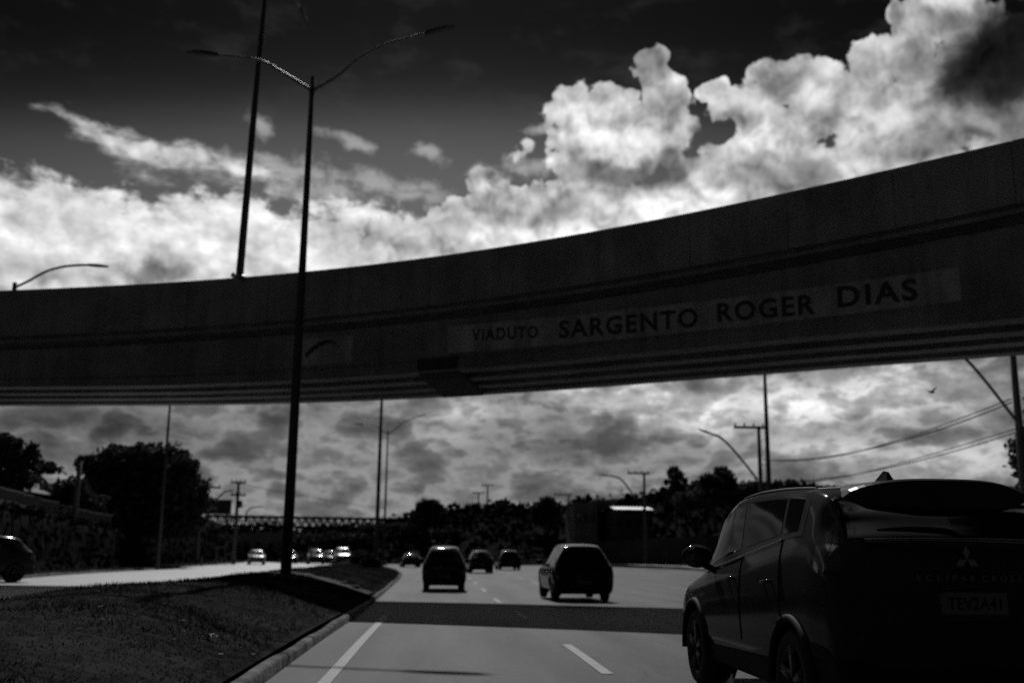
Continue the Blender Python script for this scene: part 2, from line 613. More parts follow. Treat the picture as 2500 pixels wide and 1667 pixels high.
def bp(s, n, dz, haunch=False):
    if haunch and dz < -1.9:      # the girders deepen towards the right
        dz = dz + (float(np.interp(s, [q[0] for q in SOFFIT], [q[1] for q in SOFFIT])) - GB) * (-1.9 - dz) / (-1.9 - GB)
    s = min(max(s, 0.3), S_END - 0.3)
    P, t = path_at(s)
    q = P + np.array([-t[1], t[0]]) * n
    return (q[0], q[1], Z0 + GRADE * (P[0] - 1.4) + dz + SUPER * n)


S_END = SS[-1]


def extrude(prof, s0, s1, step=0.9, closed=True, stations=None):
    st = stations if stations is not None else list(np.arange(s0, s1, step)) + [s1]
    V, F = [], []
    n = len(prof)
    for s in st:
        for (a, b) in prof:
            V.append(bp(s, a, b, True))
    for j in range(len(st) - 1):
        for i in range(n if closed else n - 1):
            p, q = j * n + i, j * n + (i + 1) % n
            F.append((p, q, q + n, p + n))
    mb = MB().add(V, F)
    if closed:
        mb.f.append(tuple(range(n))); mb.sm.append(False)
        o = (len(st) - 1) * n
        mb.f.append(tuple(o + i for i in range(n))[::-1]); mb.sm.append(False)
    return mb


via = thing('viaduct', 'curved concrete viaduct crossing above the road, with its name lettered on the side', 'viaduct')
# near parapet with shallow vertical joints
st = []
s = 1.0
while s < S_END - 1:
    st += [s, s + 2.485]
    s += 2.5
par = MB()
for a, b in zip(st[::2], st[1::2]):
    sub = list(np.linspace(a, b, 4))
    m_ = extrude([(0, 0), (0, -1.42), (0.24, -1.42), (0.24, 0)], 0, 0, stations=sub)
    par.add(m_.v, m_.f)
par.build('parapet', 'concrete', via)
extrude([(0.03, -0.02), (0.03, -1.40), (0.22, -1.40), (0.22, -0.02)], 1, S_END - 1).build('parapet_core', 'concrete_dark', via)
extrude([(8.3, 0.1), (8.3, -1.3), (8.54, -1.3), (8.54, 0.1)], 1, S_END - 1).build('parapet', 'concrete', via)
# deck slab with its drip edge and haunch
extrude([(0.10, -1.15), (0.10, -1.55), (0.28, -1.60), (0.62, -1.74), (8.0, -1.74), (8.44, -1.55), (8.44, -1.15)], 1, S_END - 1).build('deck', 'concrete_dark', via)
extrude([(0.055, -1.52), (0.055, -1.62), (0.12, -1.62), (0.12, -1.52)], 1, S_END - 1).build('drip_moulding', 'concrete', via)
for c in (0.98, 3.0, 5.0, 7.0):
    pr = [(c - 0.40, -1.75), (c - 0.36, -1.95), (c - 0.36, GB + 0.42), (c - 0.42, GB + 0.30), (c - 0.42, GB),
          (c + 0.42, GB), (c + 0.42, GB + 0.30), (c + 0.30, GB + 0.42), (c + 0.30, -1.95), (c + 0.40, -1.75)]
    extrude(pr, 1, S_END - 1).build('girder', 'concrete', via)
WEB = 0.62


def web_s(px):
    """distance along the viaduct whose girder web shows at this bearing"""
    best = np.arange(20, 66, 0.05)
    xx = np.array([project(bp(s, WEB, -2.6))[0] for s in best])
    return float(np.interp(px, xx, best))


def web_dz(px, py):
    s = web_s(px)
    B = np.array(bp(s, WEB, 0))
    d = ray(px, py)
    dist = np.hypot(B[0], B[1]) / np.hypot(d[0], d[1])
    return s, EYE[2] + d[2] * dist - B[2]


def web_patch(name, corners, m, off, parent, n=24):
    """painted rectangle on the web from two ends, each (px, py_top, py_bottom) in 2352-wide bearings"""
    (xa, ta, ba), (xb, tb, bb) = corners
    sa, za1 = web_dz(xa * k_, ta * k_); _, za0 = web_dz(xa * k_, ba * k_)
    sb, zb1 = web_dz(xb * k_, tb * k_); _, zb0 = web_dz(xb * k_, bb * k_)
    V, F = [], []
    for i in range(n + 1):
        t = i / n
        s = sa + (sb - sa) * t
        z0, z1 = za0 + (zb0 - za0) * t, za1 + (zb1 - za1) * t
        V += [bp(s, WEB - off, z0), bp(s, WEB - off, z1)]
    for i in range(n):
        F.append((2 * i, 2 * i + 2, 2 * i + 3, 2 * i + 1))
    return MB().add(V, F).build(name, m, parent)


panel = web_patch('name_panel', [(1028, 749, 811), (2203, 614, 690)], 'panel', 0.006, via)
for word, x0, x1, a, b in [('VIADUTO', 1083, 1236, (755, 784), (748, 776)), ('SARGENTO', 1284, 1603, (736, 778), (706, 751)),
                           ('ROGER', 1648, 1872, (696, 741), (674, 722)), ('DIAS', 1923, 2106, (658, 708), (638, 690))]:
    V, Fs = text_mesh(word, 1.18, 0.028)
    sa, a1 = web_dz(x0 * k_, a[0] * k_); _, a0 = web_dz(x0 * k_, a[1] * k_)
    sb, b1 = web_dz(x1 * k_, b[0] * k_); _, b0 = web_dz(x1 * k_, b[1] * k_)
    P = []
    for (u, v, _) in V:
        z0, z1 = a0 + (b0 - a0) * u, a1 + (b1 - a1) * u
        P.append(bp(sa + (sb - sa) * u, WEB - 0.012, z0 + (z1 - z0) * v))
    MB().add(P, Fs).build('lettering', 'letter', panel)
emb = web_patch('emblem_panel', [(688, 773, 840), (808, 763, 833)], 'panel', 0.006, via, 6)
# swoosh emblem
arc = [(702, 818, 10), (712, 806, 11), (724, 796, 11), (738, 788, 10), (752, 784, 9), (763, 785, 8), (771, 789, 7), (776, 797, 6)]
P, F = [], []
for i, (x, y, w) in enumerate(arc):
    for dy in (-w * 0.45, w * 0.45):
        s_, z_ = web_dz((x + dy * 0.5) * k_, (y + dy) * k_)
        P.append(bp(s_, WEB - 0.012, z_))
for i in range(len(arc) - 1):
    F.append((2 * i, 2 * i + 1, 2 * i + 3, 2 * i + 2))
MB().add(P, F).build('emblem', 'letter', emb)
# cross beam at the joint between two spans
sj = web_s(1008 * k_)
sf = sj
while project(bp(sf, 7.4, -3.2))[0] < 1066 * k_ and sf < sj + 9: sf += 0.02
while project(bp(sf, 7.4, -3.2))[0] > 1066 * k_ and sf > sj - 9: sf -= 0.02
V, F = [], []
for i in range(9):
    u = i / 8
    n_ = 0.53 + 6.95 * u
    sc_ = sj + (sf - sj) * u
    lift = 0.16 if i in (0, 8) else 0.0
    for (ds, top) in ((-0.6, 1), (-0.6, 0), (0.6, 0), (0.6, 1)):
        V.append(bp(sc_ + ds, n_, GB + 0.42 if top else GB - 0.12 + lift, True))
for i in range(8):
    for j in range(4):
        a_, b_ = i * 4 + j, i * 4 + (j + 1) % 4
        F.append((a_, b_, b_ + 4, a_ + 4))
F += [(0, 3, 2, 1), (32, 33, 34, 35)]
MB().add(V, F).build('cross_beam', 'beam_dark', via)  # cross beam given a darker concrete than the girders
# piers beyond both sides of the view
for px_ in (-24.0, 19.0):
    s_ = float(np.interp(px_, path[:, 0], SS))
    B = np.array(bp(s_, 4.0, GB - 0.1))
    MB().box((B[0], B[1], (B[2] - 0.6 - 0.8) / 2), (1.6, 1.6, B[2] - 0.6 + 0.8)).build('pier', 'concrete', via)
    extrude([(1.0, GB - 0.02), (2.6, GB - 0.9), (5.4, GB - 0.9), (7.2, GB - 0.02)], s_ - 0.7, s_ + 0.7, 0.7).build('pier_cap', 'concrete', via)


# ================================================================= STREET LAMPS
def lamp_head(p, d, scale=1.0):
    """flat cobra head luminaire starting at p, pointing along d"""
    d = Vector(d).normalized()
    side = d.cross(Vector((0, 0, 1))).normalized()
    up = side.cross(d)
    V, F = [], []
    prof = [(0.0, 0.045, 0.045, 0.045), (0.15, 0.08, 0.06, 0.05), (0.45, 0.12, 0.065, 0.05), (0.75, 0.11, 0.045, 0.04), (0.92, 0.07, 0.025, 0.025)]
    for (t, w, a, b) in prof:
        c = Vector(p) + d * t * scale
        for (x, z) in ((-w, -b * 0.4), (-w * 0.8, a), (w * 0.8, a), (w, -b * 0.4), (w * 0.6, -b), (-w * 0.6, -b)):
            V.append(c + side * x * scale + up * z * scale)
    for j in range(len(prof) - 1):
        for i in range(6):
            a_, b_ = j * 6 + i, j * 6 + (i + 1) % 6
            F.append((a_, b_, b_ + 6, a_ + 6))
    mb = MB().add(V, F)
    mb.f.append(tuple(range(6))[::-1]); mb.sm.append(False)
    mb.f.append(tuple(24 + i for i in range(6))); mb.sm.append(False)
    return mb


def curve_pts(ctrl, n=10):
    """Catmull-Rom through control points"""
    c = [Vector(p) for p in ctrl]
    c = [c[0] * 2 - c[1]] + c + [c[-1] * 2 - c[-2]]
    out = []
    for i in range(1, len(c) - 2):
        for k in range(n):
            t = k / n
            out.append(0.5 * ((2 * c[i]) + (c[i + 1] - c[i - 1]) * t + (2 * c[i - 1] - 5 * c[i] + 4 * c[i + 1] - c[i + 2]) * t * t
                              + (3 * c[i] - c[i - 1] - 3 * c[i + 1] + c[i + 2]) * t ** 3))
    out.append(c[-2])
    return out


# the near double arm lamp on the median
LX, LY = -4.02, 28.0
lz = median_z(LX, LY) - 0.05
ltop = 14.55


def double_lamp(label, loc, h, arm_r, arm_l, group):
    t = thing('street_lamp', label, 'street lamp', loc, 0, group)
    mb = MB().tube([(0, 0, -0.15), (0, 0, h * 0.35), (0, 0, h * 0.7), (0, 0, h + 0.12)], [0.15, 0.125, 0.095, 0.075], 16)
    mb.build('pole', 'steel_pole', t)
    MB().box((0, 0, 0.0), (0.75, 0.75, 0.3), 0.3, 0.9).build('footing', 'concrete_dark', t)
    MB().tube([(0, 0, 0.14), (0, 0, 0.19)], 0.27, 12).build('base_plate', 'steel_pole', t)
    for arm in (arm_r, arm_l):
        pts = curve_pts(arm, 16)
        a = MB().tube(pts, list(np.linspace(0.06, 0.035, len(pts))), 32).build('arm', 'steel', t)
        d = pts[-1] - pts[-2]
        lamp_head(pts[-1] - d.normalized() * 0.1, d, 1.0).build('lamp_head', 'steel_dark', t)
    return t


R0 = at(1125, 70, LY) - np.array([LX, LY, lz])
L0 = at(465, 128, LY) - np.array([LX, LY, lz])
H_ = ltop - lz
armR = [(0.05, 0, H_ - 0.28)]
for (x, y) in [(825, 185), (880, 140), (935, 112), (1000, 92), (1045, 81)]:
    q = at(x * 1.0, y * 1.0, LY) - np.array([LX, LY, lz]); armR.append((q[0], 0, q[2]))
armL = [(-0.05, 0, H_ - 0.28)]
for (x, y) in [(740, 208), (695, 181), (640, 150), (580, 139), (525, 134)]:
    q = at(x * 1.0, y * 1.0, LY) - np.array([LX, LY, lz]); armL.append((q[0], 0, q[2]))
near_lamp = double_lamp('tall double arm steel street lamp in front of the viaduct, nearest on the grassy median', (LX, LY, lz), H_, armR, armL, 'double arm lamps along the median')
armS = [(0.05, 0, -0.28), (1.0, 0, 0.35), (1.9, 0, 0.95), (2.6, 0, 1.2), (3.1, 0, 1.3)]
for (X, Y, lab) in [(-4.07, 68, 'double arm lamp whose thick pole rises behind the viaduct, arms hidden by it'),
                    (-5.9, 112, 'farthest double arm lamp, its two arms showing whole just below the viaduct')]:
    c = copy_tree(near_lamp)
    c.location = (X, Y, median_z(X, Y) - 0.05)
    c['label'] = lab

# tall lamp standing on the viaduct parapet
s_b = None
for s in np.arange(20, 60, 0.05):
    if project(bp(s, 0.12, 0))[0] > 581:
        s_b = s; break
B = bp(s_b, 0.12, -0.02)
t = thing('street_lamp', 'slender lamp pole bolted on top of the viaduct parapet', 'street lamp', B)
mb = MB().tube([(0, 0, 0), (0.02, 0, 0.02), (0.02, 0, 0.1)], [0.30, 0.30, 0.18], 8)
mb.build('base_plate', 'steel', t)
MB().tube([(0.0, 0, 0.05), (0.10, 0, 5), (0.22, 0, 9.4), (0.27, 0, 10.4)], [0.115, 0.095, 0.07, 0.055], 14).build('pole', 'steel_pole', t)
pts = curve_pts([(0.27, 0, 10.3), (0.42, 0.9, 10.9), (0.6, 2.0, 11.0), (0.78, 3.2, 10.7)], 6)
MB().tube(pts, 0.04, 10).build('arm', 'steel', t)
lamp_head(pts[-1], (0.16, 0.9, -0.2), 1.0).build('lamp_head', 'steel_dark', t)

# single arm lamp peeking over the viaduct at far left
for s in np.arange(14, 50, 0.05):
    BL = bp(s, 8.42, 0.08)
    if project(BL)[0] > 34:
        break
LYb = BL[1]
q0 = at(37, 690, LYb)
t = thing('street_lamp', 'single arm lamp peeking over the left end of the viaduct parapet', 'street lamp', (q0[0], LYb, BL[2]))
zt = q0[2] - BL[2]
MB().tube([(-0.0, 0, -0.02), (0, 0, zt * 0.5), (0, 0, zt)], [0.12, 0.10, 0.085], 12).build('pole', 'steel_pole', t)
pts = []
for (x, y) in [(40, 700), (70, 686), (110, 664), (150, 652), (185, 648), (212, 647)]:
    q = at(x, y, LYb); pts.append((q[0] - q0[0], 0, q[2] - BL[2]))
pts = curve_pts(pts, 5)
MB().tube(pts, 0.05, 10).build('arm', 'steel', t)
lamp_head(pts[-1], (1, 0, -0.05), 0.9).build('lamp_head', 'steel_dark', t)

# ----------------------------------------------------------------- left hillside, retaining wall
TL = [(-30, -14.5), (20, -15.0), (36, -16.6), (57, -19.9), (76, -22.0), (95, -23.5), (150, -29), (262, -62)]


def hill_left(X, Y):
    e = interp(TL, Y)
    d = e - X
    base = zopp(Y) + 0.12
    if d < 0: return base
    return base + 2.6 * sstep(min(1, d / 1.0)) + 2.6 * sstep((d - 3) / 22) + 0.25 * math.sin(X * 0.5 + Y * 0.23) * sstep(d / 4)


V, F = [], []
ysl = list(np.arange(-30, 262, 4.0))
offs = [2.4, 1.2, 0.0, -0.3, -0.7, -1.0, -2.5, -5, -9, -14, -20, -28, -45, -80, -140]
for Y in ysl:
    for d in offs:
        if d > 0:
            X = interp(TL, Y) + d * (interp(OL, Y) - 0.16 - interp(TL, Y)) / 2.4
            z = zopp(Y) + 0.14
        else:
            X = interp(TL, Y) + d
            z = hill_left(X, Y)
        V.append((X, Y, z))
n = len(offs)
for j in range(len(ysl) - 1):
    for i in range(n - 1):
        p = j * n + i
        F.append((p, p + n, p + n + 1, p + 1))
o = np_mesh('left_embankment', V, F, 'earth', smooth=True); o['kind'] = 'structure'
NL = 9000
yl = 14 + RNG.random(NL) * 130
dl = RNG.random(NL) ** 1.3 * 9
QL = np.array([(interp(TL, y) - d, y, hill_left(interp(TL, y) - d, y)) for y, d in zip(yl, dl)])
QL += np.column_stack([RNG.normal(0.15, .15, NL), RNG.normal(0, .2, NL), np.abs(RNG.normal(0.1, .22, NL))])
V_, F_ = leaf_cards(QL, 0.22)
tag(np_mesh('bank_scrub', V_, F_, 'scrub'), 'dark creeping scrub covering the left roadside bank', 'scrub', kind='stuff')
# wall running along the top of the bank
mb = MB()
for j in range(15):
    Y0, Y1 = 18 + 3.9 * j, 18 + 3.9 * (j + 1)
    a = (interp(TL, Y0) - 1.6, Y0); b = (interp(TL, Y1) - 1.6, Y1)
    c = ((a[0] + b[0]) / 2, (a[1] + b[1]) / 2)
    L = math.hypot(b[0] - a[0], b[1] - a[1]); rz = math.atan2(b[1] - a[1], b[0] - a[0])
    z = hill_left(c[0], c[1])
    mb.box((c[0], c[1], z + 0.2), (L - 0.01, 0.2, 1.6), rz)
    mb.box((c[0], c[1], z + 1.04), (L - 0.01, 0.32, 0.1), rz)
tag(mb.build('boundary_wall', 'wall'), 'long low boundary wall climbing the dark left bank', 'wall')

# ----------------------------------------------------------------- right hillside
def hill_right(X, Y):
    e = interp(XR, Y) + 3.0
    d = X - e
    if Y > 116: d = max(d, (Y - 128) * 0.8 - max(0, e - X) * 0.0 - 6)
    if d < 0: return zroad(Y) + 0.28
    return zroad(Y) + 0.28 + 5.0 * sstep(d / 22) + 4.0 * sstep((d - 14) / 70) + 0.5 * math.sin(X * 0.21 + Y * 0.17) * sstep(d / 10)


V, F = [], []
ysr = list(np.arange(-30, 132, 3.0))
offs = [0.3, 1.5, 3.0, 4.2, 6, 9, 13, 18, 24, 32, 45, 70, 120]
for Y in ysr:
    e = interp(XR, Y)
    for d in offs:
        dd = d - 3.0
        z = zroad(Y) + 0.29 if dd <= 0 else zroad(Y) + 0.29 + 4.6 * sstep(dd / 22) + 4.0 * sstep((dd - 14) / 70) + 0.4 * math.sin(d * 0.4 + Y * 0.17) * sstep(dd / 10)
        V.append((e + d, Y, z))
n = len(offs)
for j in range(len(ysr) - 1):
    for i in range(n - 1):
        p = j * n + i
        F.append((p, p + 1, p + n + 1, p + n))
o = np_mesh('right_bank', V, F, 'earth', smooth=True); o['kind'] = 'structure'
strip('right_pavement', lambda Y: interp(XR, Y) + 0.3, lambda Y: interp(XR, Y) + 2.6, lambda Y: zroad(Y) + 0.30, 'paving', nx=2, ys=[y for y in YS if y < 128])

# wooded ridge closing the view: a long hill with its crest as surveyed against the sky
crest = [(380, 1246), (440, 1242), (470, 1240), (520, 1300), (560, 1300), (640, 1298), (720, 1300), (800, 1298), (880, 1292), (960, 1280), (1010, 1268), (1070, 1250), (1130, 1244), (1180, 1240), (1275, 1238), (1310, 1246), (1370, 1240),
         (1415, 1226), (1500, 1222), (1560, 1216), (1660, 1206), (1720, 1192), (1800, 1190), (1850, 1182), (1950, 1186), (2100, 1205), (2500, 1230), (2900, 1245)]
RY = 175.0
V, F = [], []
cx = np.linspace(-200, 2900, 156)
cyv = np.interp(cx, [c[0] for c in crest], [c[1] for c in crest])
jit = RNG.normal(0, 2.2, len(cx))
rows = [(-52, 0.0), (-44, 0.22), (-34, 0.45), (-22, 0.66), (-10, 0.86), (0, 1.0), (14, 0.9), (50, 0.4), (90, -0.05)]
for (dy, kz) in rows:
    for i, x in enumerate(cx):
        P = at(x, cyv[i] + jit[i], RY)
        zc = P[2]
        Xc = P[0]
        z = -0.6 + (zc + 0.6) * kz + (RNG.normal(0, 0.3) if 0 < kz < 1 else 0)
        V.append((Xc, RY + dy + 3 * math.sin(i * 0.7), z))
n = len(cx)
for j in range(len(rows) - 1):
    for i in range(n - 1):
        p = j * n + i
        F.append((p, p + 1, p + n + 1, p + n))
o = np_mesh('wooded_hill', V, F, 'earth', smooth=True); o['kind'] = 'structure'
# scrub on the hill, one uncountable mass
NS = 15000
ix = RNG.random(NS) * (len(cx) - 2)
ir = RNG.random(NS) ** 0.6 * 5.0
HV = np.array(V).reshape(len(rows), n, 3)
i0 = ix.astype(int); r0 = np.minimum(ir.astype(int), 4)
fx = (ix - i0)[:, None]; fr = (ir - r0)[:, None]
Q = (HV[r0, i0] * (1 - fx) + HV[r0, i0 + 1] * fx) * (1 - fr) + (HV[r0 + 1, i0] * (1 - fx) + HV[r0 + 1, i0 + 1] * fx) * fr


Q = Q + np.column_stack([RNG.normal(0, 0.5, NS), RNG.normal(0, 0.6, NS), np.abs(RNG.normal(0.15, 0.5, NS))])
V_, F_ = leaf_cards(Q, 0.6)
o = np_mesh('hillside_scrub', V_, F_, 'scrub')
tag(o, 'dense dark scrub covering the hill behind the traffic', 'scrub', kind='stuff')


# ================================================================= TREES
def tree(name, label, base, blobs, n, leaf, cat='tree', group=None, m='leaf_a', trunk_r=0.2, top=None, shell=0.55):
    """blobs are crown clumps (x, y, z, rx, ry, rz) relative to base"""
    t = thing(name, label, cat, base, 0, group)
    bl = np.array(blobs, float)
    vol = bl[:, 3] * bl[:, 4] * bl[:, 5]
    wgt = vol ** 0.75; wgt /= wgt.sum()
    idx = RNG.choice(len(bl), n, p=wgt)
    d = RNG.normal(size=(n, 3)); d /= np.linalg.norm(d, axis=1, keepdims=True)
    r = (shell + (1 - shell) * RNG.random((n, 1)) ** 0.7) * (1 + 0.10 * RNG.normal(size=(n, 1)))
    inner = RNG.random((n, 1)) < 0.25
    r = np.where(inner, RNG.random((n, 1)) ** 0.5 * 0.7, r)
    bumps = 1 + 0.16 * np.sin(d[:, :1] * 7 + idx[:, None]) * np.sin(d[:, 1:2] * 6 + 1.7 * idx[:, None]) + 0.12 * np.sin(d[:, 2:3] * 9 + idx[:, None] * 2.1)
    C = bl[idx, :3] + d * r * bumps * bl[idx, 3:6]
    C[:, 2] = np.maximum(C[:, 2], 0.15)
    V, F = leaf_cards(C, leaf)
    np_mesh('crown', V, F, m, t)
    zmax = float((bl[:, 2]).max()) if top is None else top
    cxm, cym = float(np.average(bl[:, 0], weights=vol)), float(np.average(bl[:, 1], weights=vol))
    mb = MB()
    mb.tube(curve_pts([(0, 0, -0.4), (cxm * 0.15, cym * 0.15, zmax * 0.35), (cxm * 0.6, cym * 0.6, zmax * 0.7), (cxm, cym, zmax)], 4),
            list(np.linspace(trunk_r, trunk_r * 0.3, 13)), 9)
    for i in range(min(len(bl), 7)):
        b = bl[i]
        z0 = zmax * (0.3 + 0.05 * i)
        mb.tube(curve_pts([(cxm * 0.3, cym * 0.3, z0), ((cxm * 0.4 + b[0]) / 2, (cym * 0.4 + b[1]) / 2, (z0 + b[2]) / 2 + 0.1), (b[0], b[1], b[2] + b[5] * 0.4)], 4),
                list(np.linspace(trunk_r * 0.5, trunk_r * 0.12, 9)), 6)
    mb.build('trunk', 'bark', t)
    return t


def px_blobs(base, Y, lst, depth=1.0):
    """clumps from bearings (x, y, rx, ry) at distance Y"""
    out = []
    k = Y / FPX
    for i, (x, y, rx, ry) in enumerate(lst):
        P = at(x, y, Y) - np.array(base)
        out.append((P[0], RNG.normal(0, rx * k * 0.4), P[2], rx * k, rx * k * depth, ry * k))
    return out


# the big rounded tree on the left bank
Yt = 84.0
P = at(345, 1300, Yt)
base = (P[0], Yt, hill_left(P[0], Yt) - 0.3)
tree('broad_tree', 'broad dense tree with a rounded dark crown on the left roadside bank', base,
     px_blobs(base, Yt, [(260, 1150, 58, 50), (310, 1128, 60, 42), (360, 1125, 58, 40), (420, 1135, 50, 42), (450, 1170, 48, 55), (465, 1205, 40, 50),
                         (250, 1200, 62, 60), (330, 1200, 90, 75), (410, 1215, 80, 70), (300, 1265, 100, 60), (400, 1275, 90, 55), (230, 1255, 70, 50), (450, 1250, 45, 45), (205, 1130, 24, 22)]),
     30000, 0.26, trunk_r=0.4)
# thin spreading tree at the left edge
Yt = 58.0
P = at(30, 1240, Yt); base = (P[0], Yt, hill_left(P[0], Yt) - 0.2)
tree('spreading_tree', 'loose spreading tree with see-through branches at the left edge', base,
     px_blobs(base, Yt, [(10, 1075, 34, 16), (40, 1082, 20, 10), (-20, 1100, 50, 30), (60, 1110, 34, 18), (30, 1130, 50, 24), (90, 1135, 30, 14), (120, 1145, 34, 12), (75, 1100, 12, 22), (20, 1165, 60, 24)]),
     4200, 0.17, m='leaf_b', trunk_r=0.2, shell=0.3)
# low bushes along the bank between them
Yt = 74.0
P = at(120, 1250, Yt); base = (P[0], Yt, hill_left(P[0], Yt) - 0.2)
tree('bank_shrub', 'dark shrub mass on the left bank beside the big rounded tree', base,
     px_blobs(base, Yt, [(60, 1230, 80, 40), (130, 1215, 70, 36), (175, 1200, 40, 40), (20, 1260, 90, 40), (190, 1250, 60, 50)]), 6000, 0.24, cat='shrub', trunk_r=0.12)
# araucaria with tiers
Yt = 118.0
P = at(1650, 1212, Yt); base = (P[0], Yt, P[2] - 3.4)
tree('tiered_pine', 'upright pine with separate ragged tiers of branches on the ridge', base,
     px_blobs(base, Yt, [(1646, 1147, 13, 11), (1634, 1153, 8, 6), (1660, 1156, 8, 7), (1645, 1163, 20, 8), (1672, 1172, 9, 8), (1650, 1176, 16, 9), (1628, 1176, 8, 6), (1655, 1190, 28, 9), (1620, 1193, 9, 6), (1678, 1192, 10, 9),
                         (1648, 1202, 30, 9), (1625, 1203, 10, 6)]),
     4200, 0.20, trunk_r=0.2, shell=0.2, top=(at(1650, 1150, Yt)[2] - (P[2] - 3.4)))
# leafy clump right of it
Yt = 112.0
P = at(1745, 1235, Yt); base = (P[0], Yt, P[2] - 2.6)
tree('clumped_tree', 'bushy two lobed tree between the pine and the utility pole', base,
     px_blobs(base, Yt, [(1765, 1152, 18, 13), (1772, 1168, 22, 20), (1725, 1172, 24, 14), (1745, 1180, 34, 18), (1710, 1190, 24, 20), (1765, 1190, 34, 24), (1735, 1210, 60, 24), (1690, 1222, 50, 22)]),
     9000, 0.24, trunk_r=0.25)
P = at(1830, 1230, Yt); base = (P[0], Yt, P[2] - 2.6)
tree('clumped_tree', 'low bushy tree at the foot of the right utility pole', base,
     px_blobs(base, Yt, [(1822, 1192, 24, 12), (1845, 1186, 20, 12), (1812, 1205, 30, 18), (1850, 1205, 40, 24), (1830, 1220, 60, 20)]), 4500, 0.24, trunk_r=0.2)
# tree crown at the right edge behind the near utility pole
Yt = 48.0
P = at(2560, 1250, Yt); base = (P[0], Yt, P[2] - 1.0)
tree('edge_tree', 'dark tree crown cut by the right edge beyond the roadside pole', base,
     px_blobs(base, Yt, [(2560, 990, 60, 46), (2580, 1050, 92, 72), (2560, 1110, 74, 66), (2600, 1160, 105, 72), (2565, 1190, 74, 54)]), 17000, 0.17, trunk_r=0.25)
# trees on the skyline
for (lab, Yt, by, lst, n, lf, nm) in [
    ('spiky topped tree at the left end of the dark ridge, beside the footbridge', 135.0, 1262, [(1030, 1240, 14, 14), (1052, 1236, 22, 16), (1025, 1258, 18, 20), (1065, 1252, 24, 20), (1050, 1268, 40, 18), (1020, 1236, 5, 8), (1055, 1224, 5, 7)], 6000, 0.28, 'ridge_tree'),
    ('smooth dome shaped tree standing alone on the ridge skyline', 140.0, 1260, [(1336, 1232, 22, 18), (1322, 1245, 20, 20), (1350, 1245, 20, 20), (1306, 1246, 10, 10), (1336, 1262, 40, 18)], 5200, 0.26, 'dome_tree'),
]:
    P = at(lst[0][0], by + 22, Yt); base = (P[0], Yt, P[2] - 2.0)
    tree(nm, lab, base, px_blobs(base, Yt, lst), n, lf, trunk_r=0.2)
# row of trees filling in below the footbridge and behind the oncoming cars
gid = 'roadside trees below the footbridge'
for k, (x, top, w) in enumerate([(540, 1306, 60), (640, 1308, 55), (745, 1303, 60), (835, 1298, 60), (905, 1282, 34), (962, 1278, 40), (1010, 1280, 40), (1090, 1290, 50), (1180, 1298, 60), (1300, 1302, 60)]):
    Yt = 138.0 + 3 * (k % 3)
    P = at(x, 1345, Yt); base = (P[0], Yt, -0.4)
    lst = [(x - w * 0.5, top + 28, w * 0.45, 26), (x + w * 0.1, top + 20, w * 0.5, 22), (x + w * 0.6, top + 30, w * 0.45, 26), (x, top + 50, w, 24), (x + 10, top + 70, w, 18)]
    side = ['furthest left', 'second from left', 'third from left', 'fourth from left', 'fifth from left', 'sixth from left', 'seventh from left', 'eighth from left', 'ninth from left', 'last on the right'][k]
    tree('roadside_tree', 'dark bushy tree in the row behind the cars below the footbridge, %s' % side, base, px_blobs(base, Yt, lst), 2600, 0.36, group=gid, trunk_r=0.2)

# ================================================================= UTILITY POLES
def utility_pole(label, X, Y, z0, ztop, arms, lamp=None, group=None, r=0.16, extras=False):
    """arms: list of (height below top, left reach, right reach)"""
    h = ztop - z0
    t = thing('utility_pole', label, 'utility pole', (X, Y, z0), 0, group)
    MB().tube([(0, 0, -0.5), (0, 0, h * 0.5), (0, 0, h)], [r, r * 0.82, r * 0.62], 12).build('pole', 'pole_conc', t)
    for (dz, l, rr) in arms:
        MB().box(((rr - l) / 2, -0.16, h - dz), (l + rr, 0.13, 0.16)).build('cross_arm', 'wood', t)
        for q in np.linspace(-l + 0.1, rr - 0.1, 4):
            mb = MB().tube([(q, -0.16, h - dz + 0.08), (q, -0.16, h - dz + 0.16), (q, -0.16, h - dz + 0.28)], [0.03, 0.07, 0.05], 8)
            mb.build('insulator', 'ceramic', t)
    if lamp:
        pts = curve_pts([(a, -0.25, b) for a, b in lamp], 6)
        MB().tube(pts, 0.055 + Y * 0.0003, 10).build('lamp_arm', 'steel', t)
        lamp_head(pts[-1], (pts[-1] - pts[-2]), 1.0).build('lamp_head', 'steel_dark', t)
    if extras:
        MB().tube([(0.3, -0.2, h - 2.6), (0.3, -0.2, h - 1.9)], 0.24, 12).build('transformer', 'steel_dark', t)
    return t


def rel(x, y, Y, X0, z0):
    q = at(x, y, Y); return (q[0] - X0, q[2] - z0)


